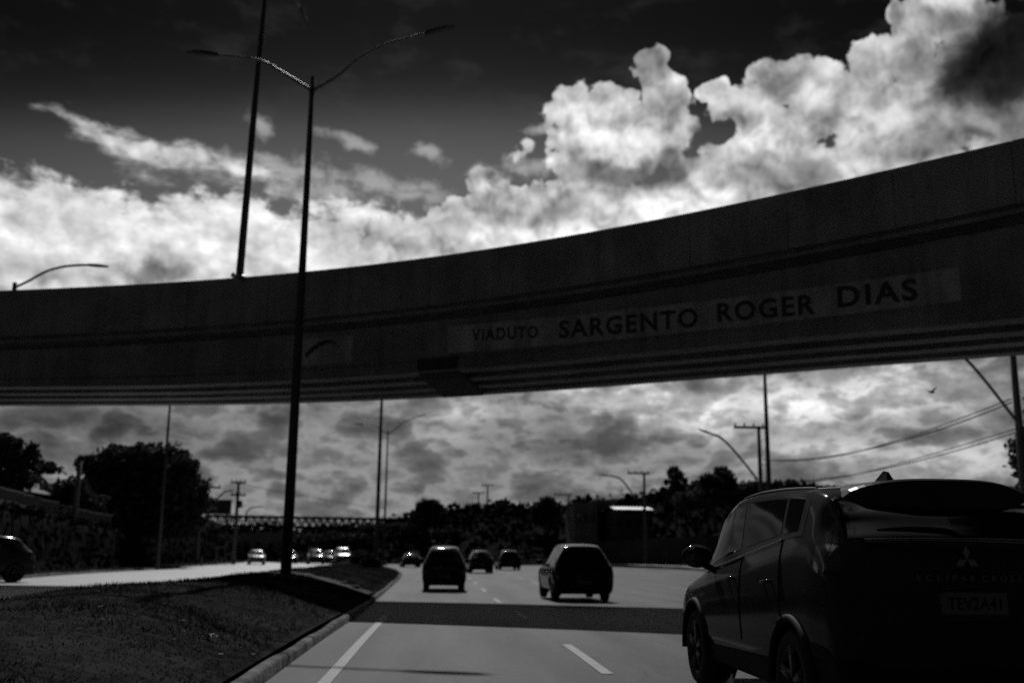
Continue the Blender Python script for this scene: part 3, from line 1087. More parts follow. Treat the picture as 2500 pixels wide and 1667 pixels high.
gp = 'utility poles along the right verge'
Y = 43.0; q = at(2462, 900, Y); X0 = q[0] + 0.25; z0 = 0.6
UP_R = (X0, Y, z0)
utility_pole('nearest utility pole at the right edge, its lamp arm slanting up behind the viaduct', X0, Y, z0, 12.6,
             [(0.2, 1.9, 0.6)], [rel(2484, 1042, Y, X0, z0), rel(2440, 985, Y, X0, z0), rel(2395, 928, Y, X0, z0), rel(2352, 880, Y, X0, z0), rel(2300, 838, Y, X0, z0), rel(2240, 815, Y, X0, z0)], gp, r=0.2)
Y = 68.0; q = at(1854, 1100, Y); X0 = q[0]; z0 = 1.0
UP_2 = (X0, Y, z0)
utility_pole('utility pole with left reaching crossarm and curved lamp arm, beside a tall pole', X0, Y, z0, at(1854, 1040, Y)[2],
             [(0.12, 1.75, 0.35)], [rel(1846, 1170, Y, X0, z0), rel(1810, 1125, Y, X0, z0), rel(1780, 1090, Y, X0, z0), rel(1755, 1068, Y, X0, z0), rel(1735, 1060, Y, X0, z0)], gp, r=0.19)
Y = 102.0; q = at(1573, 1200, Y); X0 = q[0]; z0 = 1.0
utility_pole('middle utility pole whose lamp arm curves left above the pale roof', X0, Y, z0, at(1573, 1153, Y)[2],
             [(0.1, 1.7, 0.5)], [rel(1552, 1220, Y, X0, z0), rel(1532, 1190, Y, X0, z0), rel(1515, 1170, Y, X0, z0), rel(1500, 1163, Y, X0, z0), rel(1484, 1161, Y, X0, z0)], gp, r=0.19)
Y = 150.0; q = at(1388, 1220, Y); X0 = q[0]; z0 = 2.0
utility_pole('short utility pole behind the ridge, right of the dome shaped tree', X0, Y, z0, at(1388, 1206, Y)[2], [(0.1, 2.1, 0.5)], None, gp, r=0.2)
Y = 165.0; q = at(1190, 1230, Y); X0 = q[0]; z0 = 2.0
utility_pole('taller of two thin T topped poles on the ridge by the water tank', X0, Y, z0, at(1190, 1183, Y)[2], [(0.1, 0.95, 0.95)], None, gp, r=0.2)
Y = 170.0; q = at(1168, 1230, Y); X0 = q[0]; z0 = 2.0
utility_pole('shorter of two thin T topped poles on the ridge by the water tank', X0, Y, z0, at(1168, 1202, Y)[2], [(0.1, 0.95, 0.95)], None, gp, r=0.2)
# thick plain pole beside the second utility pole
Y = 62.0; q = at(1876, 1150, Y)
t = thing('tall_pole', 'tall plain tapered pole rising behind the viaduct beside the right crossarm pole', 'pole', (q[0], Y, 0.8))
hh = 13.2
MB().tube([(0, 0, -0.5), (0, 0, hh * 0.5), (0, 0, hh)], [0.19, 0.14, 0.09], 14).build('pole', 'steel_dark', t)
for sg in (-1, 1):
    pts = curve_pts([(0, 0, hh - 0.2), (sg * 0.9, 0, hh + 0.4), (sg * 2.4, 0, hh + 0.9)], 5)
    MB().tube(pts, 0.05, 10).build('arm', 'steel', t)
    lamp_head(pts[-1], (sg, 0, 0.1)).build('lamp_head', 'steel_dark', t)
# left side poles
Y = 72.0; q = at(408, 1100, Y)
t = thing('tall_pole', 'thin pale pole in front of the big rounded tree on the left', 'pole', (q[0] - 0.05, Y, zopp(Y) + 0.1))
MB().tube([(0, 0, -0.3), (0, 0, 6), (0, 0, 13.0)], [0.13, 0.105, 0.07], 12).build('pole', 'steel_pole', t)
pts = curve_pts([(0, 0, 12.8), (1.0, 0, 13.5), (2.6, 0, 13.9)], 5)
MB().tube(pts, 0.05, 10).build('arm', 'steel', t)
lamp_head(pts[-1], (1, 0, 0.05)).build('lamp_head', 'steel_dark', t)
gl = 'utility poles along the left verge'
Y = 105.0; q = at(578, 1250, Y); X0 = q[0]; z0 = -0.1
utility_pole('left utility pole with two crossarms and a transformer, beside the billboard', X0, Y, z0, at(578, 1175, Y)[2],
             [(0.1, 0.75, 0.75), (1.35, 0.65, 0.8)], [rel(574, 1196, Y, X0, z0), rel(553, 1200, Y, X0, z0), rel(537, 1212, Y, X0, z0), rel(528, 1224, Y, X0, z0)], gl, r=0.22, extras=True)
Y = 96.0; q = at(491, 1220, Y); X0 = q[0]; z0 = -0.1
utility_pole('left utility pole half hidden by the big rounded tree, crossarm to the right', X0, Y, z0, at(491, 1186, Y)[2], [(0.12, 0.3, 1.7)], None, gl, r=0.2)
Y = 64.0; q = at(188, 1200, Y); X0 = q[0]; z0 = hill_left(X0, Y)
utility_pole('short stubby pole between the left edge tree and the big rounded tree', X0, Y, z0, at(188, 1125, Y)[2], [], None, gl, r=0.2)
Y = 60.0; q = at(54, 1200, Y); X0 = q[0]; z0 = hill_left(X0, Y)
utility_pole('faint pole standing among the left edge tree branches', X0, Y, z0, at(54, 1120, Y)[2], [], None, gl, r=0.14)
Y = 150.0; q = at(600, 1265, Y); X0 = q[0]
t = thing('street_lamp', 'small faint curved lamp behind the left utility pole above the footbridge', 'street lamp', (X0, Y, -0.3))
pts = curve_pts([(0, 0, -0.2), (0, 0, at(600, 1262, Y)[2] + 0.2)] + [(at(x, y, Y)[0] - X0, 0, at(x, y, Y)[2] + 0.3) for x, y in [(604, 1248), (612, 1240), (624, 1237)]], 5)
MB().tube(pts, 0.10, 10).build('pole', 'steel_pole', t)
lamp_head(pts[-1], (1, 0, 0), 1.3).build('lamp_head', 'steel_dark', t)


# ----------------------------------------------------------------- overhead cables
def cable(label, a, b, sag, r, n=24, strands=1):
    a, b = np.array(a), np.array(b)
    mb = MB()
    for q in range(strands):
        pts = []
        for i in range(n + 1):
            u = i / n
            p = a + (b - a) * u
            p = p + np.array([0, 0, -sag * 4 * u * (1 - u) + q * 0.13 * (0.4 + math.sin(u * 5 + q))])
            pts.append(tuple(p))
        mb.tube(pts, r, 6)
    tag(mb.build('overhead_cable', 'wire'), label, 'cable', 'overhead cables on the right verge')


cable('upper sagging telephone cable between the two right utility poles', at(2470, 982, 43), at(1862, 1122, 68), 0.75, 0.03, strands=2)
cable('lower sagging cable dropping from the right edge pole towards the roof of the big SUV', at(2478, 1056, 43), at(1858, 1178, 68), 0.55, 0.025, strands=2)
cable('thin cable slanting down to the left utility pole crossarm', at(578, 1178, 105), at(960, 1242, 160), 0.3, 0.03)

# a bird in the gap of sky under the viaduct
P = at(2274, 957, 40)
t = thing('bird', 'small dark bird flying in the gap of sky under the viaduct', 'bird', tuple(P), 0.5)
mb = MB().ellipsoid((0, 0, 0), (0.16, 0.05, 0.05))
mb.ellipsoid((0.17, 0, 0.015), (0.04, 0.03, 0.03), 10, 6)
mb.add([(-0.14, -0.02, 0), (-0.14, 0.02, 0), (-0.27, 0.05, 0.0), (-0.27, -0.05, 0.0), (-0.2, 0, 0.015)], [(0, 1, 2, 3), (0, 4, 1), (1, 4, 2), (2, 4, 3), (3, 4, 0)])
mb.build('body', 'feather', t)
for sg in (-1, 1):
    V = [(0.08, 0.03 * sg, 0.02), (-0.07, 0.03 * sg, 0.02), (0.03, 0.2 * sg, 0.12), (-0.10, 0.18 * sg, 0.11), (-0.03, 0.34 * sg, 0.20), (0.0, 0.1 * sg, 0.085)]
    MB().add(V, [(0, 1, 3, 2), (2, 3, 4), (0, 2, 5), (2, 3, 5), (3, 1, 5), (1, 0, 5)]).build('wing', 'feather', t)

# ================================================================= FOOTBRIDGE, BILLBOARD, BUILDINGS
Yf = 190.0
A = at(500, 1258, Yf); Bq = at(1040, 1268, Yf)
fb = thing('footbridge', 'long lattice truss footbridge crossing the highway in the distance', 'footbridge', (A[0], Yf, 0))
Lf = Bq[0] - A[0]
z1 = A[2]; z2 = Bq[2]
depth = 1.65


def zl(u): return z1 + (z2 - z1) * u


for nm, dz, hh in (('top_chord', 0, 0.5), ('bottom_chord', -depth, 0.4)):
    for yo in (0, 2.2):
        mb = MB()
        for k in range(20):
            u0, u1 = k / 20, (k + 1) / 20
            mb.tube([(Lf * u0, yo, zl(u0) + dz), (Lf * u1, yo, zl(u1) + dz)], hh / 2, 6)
        mb.build(nm, 'steel_dark', fb)
for yo in (0, 2.2):
    mb = MB()
    nb = 30
    for k in range(nb):
        u0, um, u1 = k / nb, (k + 0.5) / nb, (k + 1) / nb
        mb.tube([(Lf * u0, yo, zl(u0) - depth), (Lf * um, yo, zl(um))], 0.11, 5)
        mb.tube([(Lf * um, yo, zl(um)), (Lf * u1, yo, zl(u1) - depth)], 0.11, 5)
    mb.build('lattice', 'steel_dark', fb)
MB().box((Lf / 2, 1.1, (z1 + z2) / 2 - depth - 0.1), (Lf, 2.1, 0.2)).build('walkway', 'concrete_dark', fb)
for u in (0.03, 0.45, 0.97):
    MB().box((Lf * u, 1.1, (zl(u) - depth - 0.8) / 2 - 0.3), (0.6, 1.4, zl(u) - depth + 0.4)).build('pier', 'concrete_dark', fb)

Yb = 110.0
q0 = at(497, 1254, Yb); q1 = at(566, 1220, Yb)
bb = thing('billboard', 'dark rectangular billboard on posts between the big tree and the left utility pole', 'billboard', ((q0[0] + q1[0]) / 2, Yb, -0.2))
W = q1[0] - q0[0]; zc = (q0[2] + q1[2]) / 2 + 0.2; Hb = q1[2] - q0[2]
MB().box((0, 0, zc), (W, 0.12, Hb)).build('board', 'billboard', bb)
MB().box((0, -0.09, zc + Hb / 2 - 0.04), (W + 0.08, 0.06, 0.1)).box((0, -0.09, zc - Hb / 2 + 0.04), (W + 0.08, 0.06, 0.1)).build('frame', 'steel_dark', bb)
MB().box((-W * 0.2, -0.15, zc + Hb / 2 + 0.12), (0.9, 0.25, 0.14)).build('light_bar', 'steel_dark', bb)
for sg in (-1, 1):
    MB().tube([(sg * W * 0.36, 0.13, -0.4), (sg * W * 0.36, 0.13, zc + Hb * 0.3)], 0.11, 8).build('post', 'steel_dark', bb)


def house(label, X, Y, z0, w, d, h, rise, wallm='wall', roofm='roof_tile', ridge='y', name='house', wins=3, group=None):
    t = thing(name, label, 'house', (X, Y, z0), 0, group)
    MB().box((0, 0, h / 2 - 0.5), (w, d, h + 1)).build('wall', wallm, t)
    e = 0.4
    if ridge == 'x':
        V = [(-w / 2 - e, -d / 2 - e, h), (w / 2 + e, -d / 2 - e, h), (w / 2 + e, d / 2 + e, h), (-w / 2 - e, d / 2 + e, h), (-w / 2 - e, 0, h + rise), (w / 2 + e, 0, h + rise)]
        F = [(0, 1, 5, 4), (2, 3, 4, 5), (1, 2, 5), (3, 0, 4), (3, 2, 1, 0)]
    else:
        V = [(-w / 2 - e, -d / 2 - e, h), (w / 2 + e, -d / 2 - e, h), (w / 2 + e, d / 2 + e, h), (-w / 2 - e, d / 2 + e, h), (0, -d / 2 - e, h + rise), (0, d / 2 + e, h + rise)]
        F = [(0, 4, 5, 3), (1, 2, 5, 4), (0, 1, 4), (2, 3, 5), (3, 2, 1, 0)]
    V = [(a, b, c + 0.003) for a, b, c in V]
    MB().add(V, F).build('roof', roofm, t)
    for i in range(wins):
        x = -w / 2 + w * (i + 0.5) / wins
        fr = MB().box((x, -d / 2 - 0.03, h * 0.55), (1.1, 0.08, 1.2)).build('window', 'trim', t)
        MB().box((x, -d / 2 - 0.075, h * 0.55), (0.95, 0.02, 1.05)).build('pane', 'glass', fr)
    return t


Y = 72.0; q = at(60, 1200, Y); zb = hill_left(q[0], Y)
q2 = at(95, 1163, Y)
house('gabled house on the left bank behind the spreading tree', q[0] - 2.0, Y, zb, 6.5, 7, q2[2] - zb - 1.2, 1.5)
# right hill: flat roofed building, warehouse with bright roof, small houses, tank
def px_block(name, label, cat, x0, x1, ytop, Y, d, z0, wallm, parapet=True, wins=0):
    a, b = at(x0, ytop, Y), at(x1, ytop, Y)
    w = b[0] - a[0]; h = (a[2] + b[2]) / 2 - z0
    t = thing(name, label, cat, ((a[0] + b[0]) / 2, Y + d / 2, z0))
    MB().box((0, 0, h / 2), (w, d, h)).build('wall', wallm, t)
    if parapet:
        MB().box((0, 0, h + 0.07), (w + 0.3, d + 0.3, 0.13)).build('roof', 'concrete_dark', t)
    for i in range(wins):
        x = -w / 2 + w * (i + 0.5) / wins
        fr = MB().box((x, -d / 2 - 0.03, h - 1.7), (w / wins * 0.45, 0.08, 1.1)).build('window', 'trim', t)
        MB().box((x, -d / 2 - 0.075, h - 1.7), (w / wins * 0.38, 0.02, 0.95)).build('pane', 'glass', fr)
    return t, w, h


px_block('building', 'flat roofed pale building left of the bright metal roof', 'building', 1402, 1458, 1228, 128.0, 9, 1.5, 'wall_pale', True, 3)
px_block('building', 'low dark flat roofed building on the ridge, right of the dome tree', 'building', 1458, 1505, 1222, 134.0, 9, 1.5, 'wall', True, 2)
t, w, h = px_block('water_tank', 'square dark tank block topping the ridge skyline by two thin poles', 'water tank', 1212, 1243, 1222, 160.0, 4, 1.0, 'concrete_dark', False)
MB().box((0, 0, h + 0.04), (w + 0.25, 4.25, 0.08)).build('lid', 'concrete_dark', t)
# warehouse with a bright shallow roof
Yw = 126.0
a, b = at(1500, 1243, Yw), at(1596, 1243, Yw)
w = b[0] - a[0]
wh = thing('warehouse', 'warehouse with a bright sunlit sheet metal roof on the right hill', 'building', ((a[0] + b[0]) / 2, Yw, 1.0))
h = a[2] - 1.0
MB().box((0, 5, h / 2), (w - 0.3, 10, h)).build('wall', 'wall', wh)
V = [(-w / 2, -0.3, h + 0.02), (w / 2, -0.3, h + 0.02), (w / 2, 3.4, h + 0.48), (-w / 2, 3.4, h + 0.48), (w / 2, 10.3, h - 0.3), (-w / 2, 10.3, h - 0.3),
     (-w / 2, -0.3, h - 0.08), (w / 2, -0.3, h - 0.08)]
MB().add(V, [(0, 1, 2, 3), (3, 2, 4, 5), (6, 7, 1, 0)]).build('roof', 'roof_metal', wh)
for i in range(4):
    x = -w / 2 + w * (i + 0.5) / 4
    MB().box((x, -0.03, h - 1.6), (0.7, 0.08, 0.8)).build('window', 'trim', wh)
# low roadside wall lines on the right slope
mb = MB()
wl = [(15.0, 122.5), (19.0, 121.0), (23.0, 118.6), (27.5, 115.0), (33.0, 110.5)]
prof = [(-0.11, -0.6), (-0.11, 2.3), (-0.2, 2.3), (-0.2, 2.45), (0.2, 2.45), (0.2, 2.3), (0.11, 2.3), (0.11, -0.6)]
V, F = [], []
for (x, y) in wl:
    for (n_, z) in prof:
        V.append((x + n_ * 0.45, y + n_ * 0.9, z + (x - 15) * 0.06))
for j in range(len(wl) - 1):
    for i in range(8):
        p, q = j * 8 + i, j * 8 + (i + 1) % 8
        F.append((p, q, q + 8, p + 8))
mb.add(V, F)
tag(mb.build('boundary_wall', 'wall'), 'low dark wall with a pale coping below the warehouse', 'wall')
# pale compound wall behind the oncoming cars
px_block('building', 'long low pale shed behind the oncoming cars, under the footbridge', 'building', 588, 708, 1302, 132.0, 6, -0.4, 'wall_pale', True, 4)

# small roadside furniture at left
P = at(527, 1372, 100)
t = thing('gate_post', 'pale gatepost with a short top bar on the left verge', 'post', (P[0], 100, zopp(100) + 0.1))
MB().box((0, 0, 0.75), (0.14, 0.14, 1.7)).build('post', 'wall_pale', t)
MB().box((0.35, 0, 1.55), (0.7, 0.1, 0.12)).build('top_bar', 'wall_pale', t)
P = at(492, 1374, 92)
t = thing('bollard', 'short pale bollard on the left verge near the gatepost', 'bollard', (P[0], 92, zopp(92) + 0.1))
MB().tube([(0, 0, -0.1), (0, 0, 0.5), (0, 0, 0.56)], [0.09, 0.09, 0.05], 10).build('body', 'wall_pale', t)
MB().tube([(0, 0, 0.40), (0, 0, 0.47)], 0.094, 10).build('band', 'paint_line', t)

# litter on the median
def median_point(x, y):
    d = ray(x, y)
    best = None
    for tt in np.arange(5, 90, 0.05):
        P = EYE + d * tt
        if interp(ORr, P[1]) < P[0] < interp(XL, P[1]) and P[2] < median_z(P[0], P[1]):
            return P
    return None


def scrap(P, s, label, group=None):
    V, F = [], []
    n = 5
    for j in range(n + 1):
        for i in range(n + 1):
            u, v = i / n - 0.5, j / n - 0.5
            V.append((u * s * 1.6 + RNG.normal(0, 0.06) * s, v * s + RNG.normal(0, 0.06) * s, s * 0.35 * abs(math.sin(3.1 * u + 5 * v)) + RNG.random() * s * 0.25 + 0.02))
    for j in range(n):
        for i in range(n):
            p = j * (n + 1) + i
            F.append((p, p + 1, p + n + 2, p + n + 1))
    o = MB().add(V, F).build('litter', 'paper')
    o.location = P
    o.rotation_euler = (0, 0, RNG.random() * 6)
    tag(o, label, 'litter', group)


P = median_point(513, 1563)
if P is not None: scrap(P, 0.10, 'largest bright crumpled paper scrap on the near median grass')
for (x, y) in [(244, 1488), (250, 1519), (271, 1522), (445, 1521), (447, 1546), (417, 1570), (478, 1586), (618, 1604), (540, 1604)]:
    P = median_point(x, y)
    if P is not None: scrap(P, 0.03 + 0.025 * RNG.random(), 'small pale litter scrap lying in the median grass', 'litter scraps on the median')
# stones and a tuft on the sunlit part of the median
for (x, y, s, lab) in [(838, 1426, 0.12, 'left dark stone on the sunlit patch of median past the shadow'), (866, 1437, 0.14, 'right dark stone on the sunlit patch of median past the shadow')]:
    P = median_point(x, y)
    if P is None: continue
    mb = MB().ellipsoid((0, 0, s * 0.25), (s, s * 0.8, s * 0.6), 12, 8)
    mb.v = [(a + 0.05 * s * math.sin(19 * b + 3), b + 0.05 * s * math.sin(17 * c), c + 0.08 * s * math.sin(11 * a)) for a, b, c in mb.v]
    o = mb.build('stone', 'stone'); o.location = P
    tag(o, lab, 'stone', 'stones on the median')
for (x, y, w_, lab) in [(905, 1388, 30, 'round low bush at the far end of the median, left of the cars ahead'), (880, 1378, 40, 'low bush farther along the median behind the round one')]:
    P = median_point(x, y)
    if P is None: continue
    k = P[1] / FPX
    tree('median_bush', lab, tuple(P), [(0, 0, 14 * k, w_ * k * .6, w_ * k * .6, 20 * k), (w_ * k * .4, 0, 12 * k, w_ * k * .4, w_ * k * .4, 14 * k), (-w_ * k * .4, 0, 12 * k, w_ * k * .4, w_ * k * .4, 14 * k)], 900, 0.11, cat='bush', trunk_r=0.05, m='leaf_b')


# ================================================================= VEHICLES
def cr_sample(T, n):
    """Catmull-Rom resampling of table rows T to n+1 rows"""
    T = np.asarray(T, float)
    E = np.vstack([2 * T[0] - T[1], T, 2 * T[-1] - T[-2]])
    m = len(T) - 1
    out = []
    for k in range(n + 1):
        u = k / n * m
        i = min(int(u), m - 1); t = u - i
        a, b, c, d = E[i], E[i + 1], E[i + 2], E[i + 3]
        cr = 0.5 * ((2 * b) + (c - a) * t + (2 * a - 5 * b + 4 * c - d) * t * t + (3 * b - a - 3 * c + d) * t ** 3)
        li = b + (c - b) * t
        out.append(0.6 * cr + 0.4 * li)
    return np.array(out)


class CarShell:
    """lofted body: stations rear to front (y, zbot, zshoulder, ztop, wshoulder, wtop)"""
    NSEG = 10

    def __init__(self, st, ns=110, sub=4):
        self.T = cr_sample(st, ns)
        self.sub = sub
        rows = []
        for (y, zb, zs, zt, ws, wt) in self.T:
            h = max(zt - zs, 0.02)
            rd = min(0.10, h * 0.5); r2 = min(0.028, h * 0.16)
            wt_ = min(wt, ws)
            p = np.array([(0, zb), (ws * .80, zb), (ws * .93, zb + .05), (ws * .985, zb + (zs - zb) * .30), (ws, zb + (zs - zb) * .62),
                          (ws * .985, zs - (zs - zb) * .14), (ws * .95, zs), (wt_ + .035, zt - rd), (wt_ - .05, zt - r2), (wt_ * .5, zt - r2 * .2), (0, zt)])
            q = cr_sample(p, self.NSEG * sub)
            q[0, 0] = q[-1, 0] = 0
            rows.append([(x, y, z) for x, z in q])
        self.H = np.array(rows)                     # half sections (ns+1, nseg*sub+1, 3)
        self.ns = ns

    def arches(self, wheels, R):
        H = self.H
        for (wy, wz) in wheels:
            d = H[:, :, 1:] - np.array([wy, wz])
            r = np.linalg.norm(d, axis=2)
            side = (H[:, :, 0] > 0.66 * H[:, :, 0].max())
            ins = (r < R) & side
            ins_keep = ins & (r > 1e-6)
            f = np.where(ins_keep, R / np.maximum(r, 1e-6), 1.0)
            Hn = H.copy()
            Hn[:, :, 1:] = np.where(ins_keep[..., None], np.array([wy, wz]) + d * f[..., None], H[:, :, 1:])
            self.mask = getattr(self, 'mask', np.zeros(H.shape[:2], bool)) | ins
            H = Hn
        self.H = H

    def body(self, m, parent, name='body'):
        n, k = self.H.shape[:2]
        V = np.concatenate([self.H.reshape(-1, 3), (self.H * np.array([-1, 1, 1])).reshape(-1, 3)])
        mk = getattr(self, 'mask', np.zeros((n, k), bool))
        F = []
        off = n * k
        for i in range(n - 1):
            for j in range(k - 1):
                if mk[i, j] and mk[i + 1, j] and mk[i, j + 1] and mk[i + 1, j + 1]: continue
                a, b, c, d = i * k + j, i * k + j + 1, (i + 1) * k + j + 1, (i + 1) * k + j
                F.append((a, d, c, b))
                F.append((off + a, off + b, off + c, off + d))
        mb = MB().add(V, F, True)
        for i, flip in ((0, False), (n - 1, True)):
            ring = [i * k + j for j in range(k)] + [off + i * k + j for j in range(k - 2, 0, -1)]
            mb.f.append(tuple(ring if flip else ring[::-1])); mb.sm.append(False)
        return mb.build(name, m, parent)

    def patch(self, name, cond, m, parent, off=0.004, sides=(1, -1), smooth=True):
        """shell lifted off the body over the cells where cond(y, z, x, s) holds; s = station along the half section 0..10"""
        H = self.H
        n, k = H.shape[:2]
        # normals
        du = np.gradient(H, axis=0); dv = np.gradient(H, axis=1)
        N = np.cross(dv, du); N /= np.maximum(np.linalg.norm(N, axis=2, keepdims=True), 1e-9)
        out = H[:, :, [0, 2]] - np.array([0.0, 0.7]); sgn = np.sign(N[:, :, 0] * out[:, :, 0] + N[:, :, 2] * out[:, :, 1])
        N *= np.where(sgn == 0, 1, sgn)[..., None]
        P = H + N * off
        cells = []
        for i in range(n - 1):
            for j in range(k - 1):
                c = (H[i, j] + H[i + 1, j] + H[i, j + 1] + H[i + 1, j + 1]) / 4
                if cond(c[1], c[2], c[0], (j + 0.5) / self.sub):
                    cells.append((i, j))
        if not cells: return None
        used = {}
        for (i, j) in cells:
            for q in ((i, j), (i + 1, j), (i, j + 1), (i + 1, j + 1)):
                used.setdefault(q, len(used))
        obs = []
        both = 0 in sides
        mb = MB()
        for s in ((1, -1) if both else sides):
            V = [(P[q][0] * s, P[q][1], P[q][2]) for q in used]
            F = []
            for (i, j) in cells:
                a, b, c, d = used[(i, j)], used[(i, j + 1)], used[(i + 1, j + 1)], used[(i + 1, j)]
                F.append((a, d, c, b) if s > 0 else (a, b, c, d))
            if both:
                mb.add(V, F, smooth)
            else:
                obs.append(MB().add(V, F, smooth).build(name, m, parent))
        if both:
            obs.append(mb.build(name, m, parent))
        return obs


def wheel(parent, x, y, r, w=0.22, side=1, spokes=5):
    t = MB().lathe_x((x, y, r), [(-w * .5 * side, r * .70), (-w * .5 * side, r * .9), (-w * .38 * side, r * .985), (0, r), (w * .38 * side, r * .985), (w * .5 * side, r * .90),
                                 (w * .47 * side, r * .68), (w * .30 * side, r * .66)], 36).build('wheel', 'tyre', parent)
    mb = MB().lathe_x((x, y, r), [(w * .46 * side, r * .68), (w * .42 * side, r * .63), (w * .10 * side, r * .60), (w * .08 * side, 0.01)], 36)
    for i in range(spokes):
        a = 2 * PI * i / spokes + 0.3
        for da in (-0.13, 0.13):
            d = Vector((0, math.cos(a + da), math.sin(a + da)))
            p0 = Vector((x + w * .36 * side, y, r)) + d * r * .08
            p1 = Vector((x + w * .40 * side, y, r)) + Vector((0, math.cos(a + da * .6), math.sin(a + da * .6))) * r * .64
            mb.tube([p0, p1], [0.03, 0.024], 6)
    mb.tube([(x + w * .30 * side, y, r), (x + w * .42 * side, y, r)], r * .13, 12)
    mb.build('rim', 'alloy', t)
    return t


HATCH = [(0.00, .46, .66, .75, .70, .56), (.03, .36, .78, .90, .78, .62), (.08, .30, .90, 1.00, .815, .64), (.20, .27, .95, 1.12, .83, .60), (.42, .25, .96, 1.34, .845, .555),
         (.60, .24, .96, 1.43, .85, .54), (1.0, .22, .95, 1.48, .85, .55), (1.7, .21, .93, 1.49, .85, .555), (2.2, .21, .91, 1.44, .85, .54), (2.65, .21, .90, 1.22, .85, .55),
         (3.0, .21, .89, .98, .84, .60), (3.5, .22, .83, .90, .82, .62), (3.8, .25, .73, .80, .77, .55), (3.93, .33, .62, .70, .68, .45)]
SUVT = [(0.00, .52, .74, .86, .76, .62), (.03, .42, .88, 1.02, .83, .68), (.08, .36, 1.00, 1.12, .865, .69), (.16, .33, 1.05, 1.24, .875, .67), (.30, .31, 1.07, 1.48, .885, .62),
        (.45, .30, 1.07, 1.58, .89, .60), (.9, .29, 1.06, 1.64, .89, .60), (1.7, .28, 1.04, 1.65, .89, .60), (2.3, .28, 1.02, 1.59, .89, .585), (2.75, .28, 1.01, 1.34, .89, .59),
        (3.1, .28, 1.00, 1.09, .885, .66), (3.7, .29, .94, 1.02, .86, .68), (4.05, .32, .82, .92, .81, .60), (4.2, .40, .68, .80, .72, .5)]
SUVT = [(y, zb - (.10 if y < .2 else .0), zs - .05, zt, ws, wt * (.95 if zt < 1.2 else .90)) for y, zb, zs, zt, ws, wt in SUVT]
HATCH = [(y, zb - (.06 if y < .2 else .0), zs, zt, ws, wt * .92) for y, zb, zs, zt, ws, wt in HATCH]
SEDAN = [(0.00, .46, .72, .84, .70, .56), (.04, .36, .85, .97, .80, .64), (.12, .29, .93, 1.01, .835, .66), (.55, .25, .95, 1.04, .85, .64), (.8, .24, .95, 1.13, .855, .60),
         (1.15, .22, .95, 1.35, .86, .55), (1.5, .21, .94, 1.43, .86, .545), (2.1, .21, .92, 1.45, .86, .55), (2.6, .21, .90, 1.38, .86, .54), (3.05, .21, .90, 1.13, .86, .55),
         (3.35, .21, .89, .98, .855, .62), (3.9, .23, .82, .90, .83, .62), (4.25, .27, .70, .80, .76, .54), (4.36, .35, .6, .68, .66, .42)]


def make_car(kind, label, loc, rz, paint, group, sy=1.0, sx=1.0, sz=1.0, name='car', seen='rear', detail=True):
    st = np.array({'hatch': HATCH, 'suv': SUVT, 'sedan': SEDAN}[kind], float)
    st[:, 0] *= sy; st[:, 1:4] *= sz; st[:, 4:] *= sx
    L = st[-1, 0]
    t = thing(name, label, 'car', loc, rz, group)
    sh = CarShell(st, 70, 3)
    wy = {'hatch': (.72, 3.17), 'suv': (.80, 3.40), 'sedan': (.85, 3.47)}[kind]
    r = {'hatch': .295, 'suv': .345, 'sedan': .31}[kind] * sz
    wy = [w * sy for w in wy]
    sh.arches([(wy[0], r), (wy[1], r)], r + .05)
    sh.body(paint, t)
    y_r0, y_r1 = {'hatch': (.14, .56), 'suv': (.14, .42), 'sedan': (.72, 1.35)}[kind]
    y_f0, y_f1 = {'hatch': (2.28, 2.98), 'suv': (2.4, 3.08), 'sedan': (2.68, 3.33)}[kind]
    sh.patch('rear_window', lambda y, z, x, s: s > 7.7 and y_r0 * sy < y < y_r1 * sy, 'glass', t, .004, (0,))
    sh.patch('windshield', lambda y, z, x, s: s > 7.6 and y_f0 * sy < y < y_f1 * sy, 'glass', t, .004, (0,))
    ym = (y_r1 + y_f0) / 2 * sy
    for a, b in ((y_r1 * sy * 0.9, ym - .05), (ym + .05, y_f1 * sy * .97)):
        sh.patch('side_window', lambda y, z, x, s: 6.1 < s < 6.95 and a < y < b, 'glass', t, .004)
    sh.patch('tail_lamp', lambda y, z, x, s: 3.9 < s < 6.0 and y < .22 * sy and z > .62 * sz, 'lens_dark', t, .006)
    sh.patch('headlight', lambda y, z, x, s: 4.3 < s < 6.6 and y > L - .42 and z > .5 * sz, 'lens_clear', t, .006)
    sh.patch('bumper', lambda y, z, x, s: s < 2.9 and (y < .5 * sy), 'trim', t, .007, (0,))
    tw = sx * .85
    for i, y in enumerate(wy):
        for sgn in (1, -1):
            wheel(t, sgn * (tw - .115), y, r, .2, sgn)
    MB().box((0, L * .5, r * 1.12 + .05), (tw * 1.3, L * .86, .14)).build('underbody', 'trim', t)
    yw = y_f1 * sy - .28
    for sgn in (1, -1):
        zz = (.98 if kind != 'suv' else 1.1) * sz
        mb = MB().ellipsoid((sgn * (tw + .10), yw, zz), (.105, .055, .075), 12, 8)
        mb.tube([(sgn * (tw - .06), yw, zz - .04), (sgn * (tw + .06), yw, zz - .02)], .02, 6)
        mb.build('mirror', 'trim', t)
    MB().box((0, -.012, .56 * sz), (.40, .02, .13)).build('plate', 'plate', t)
    return t


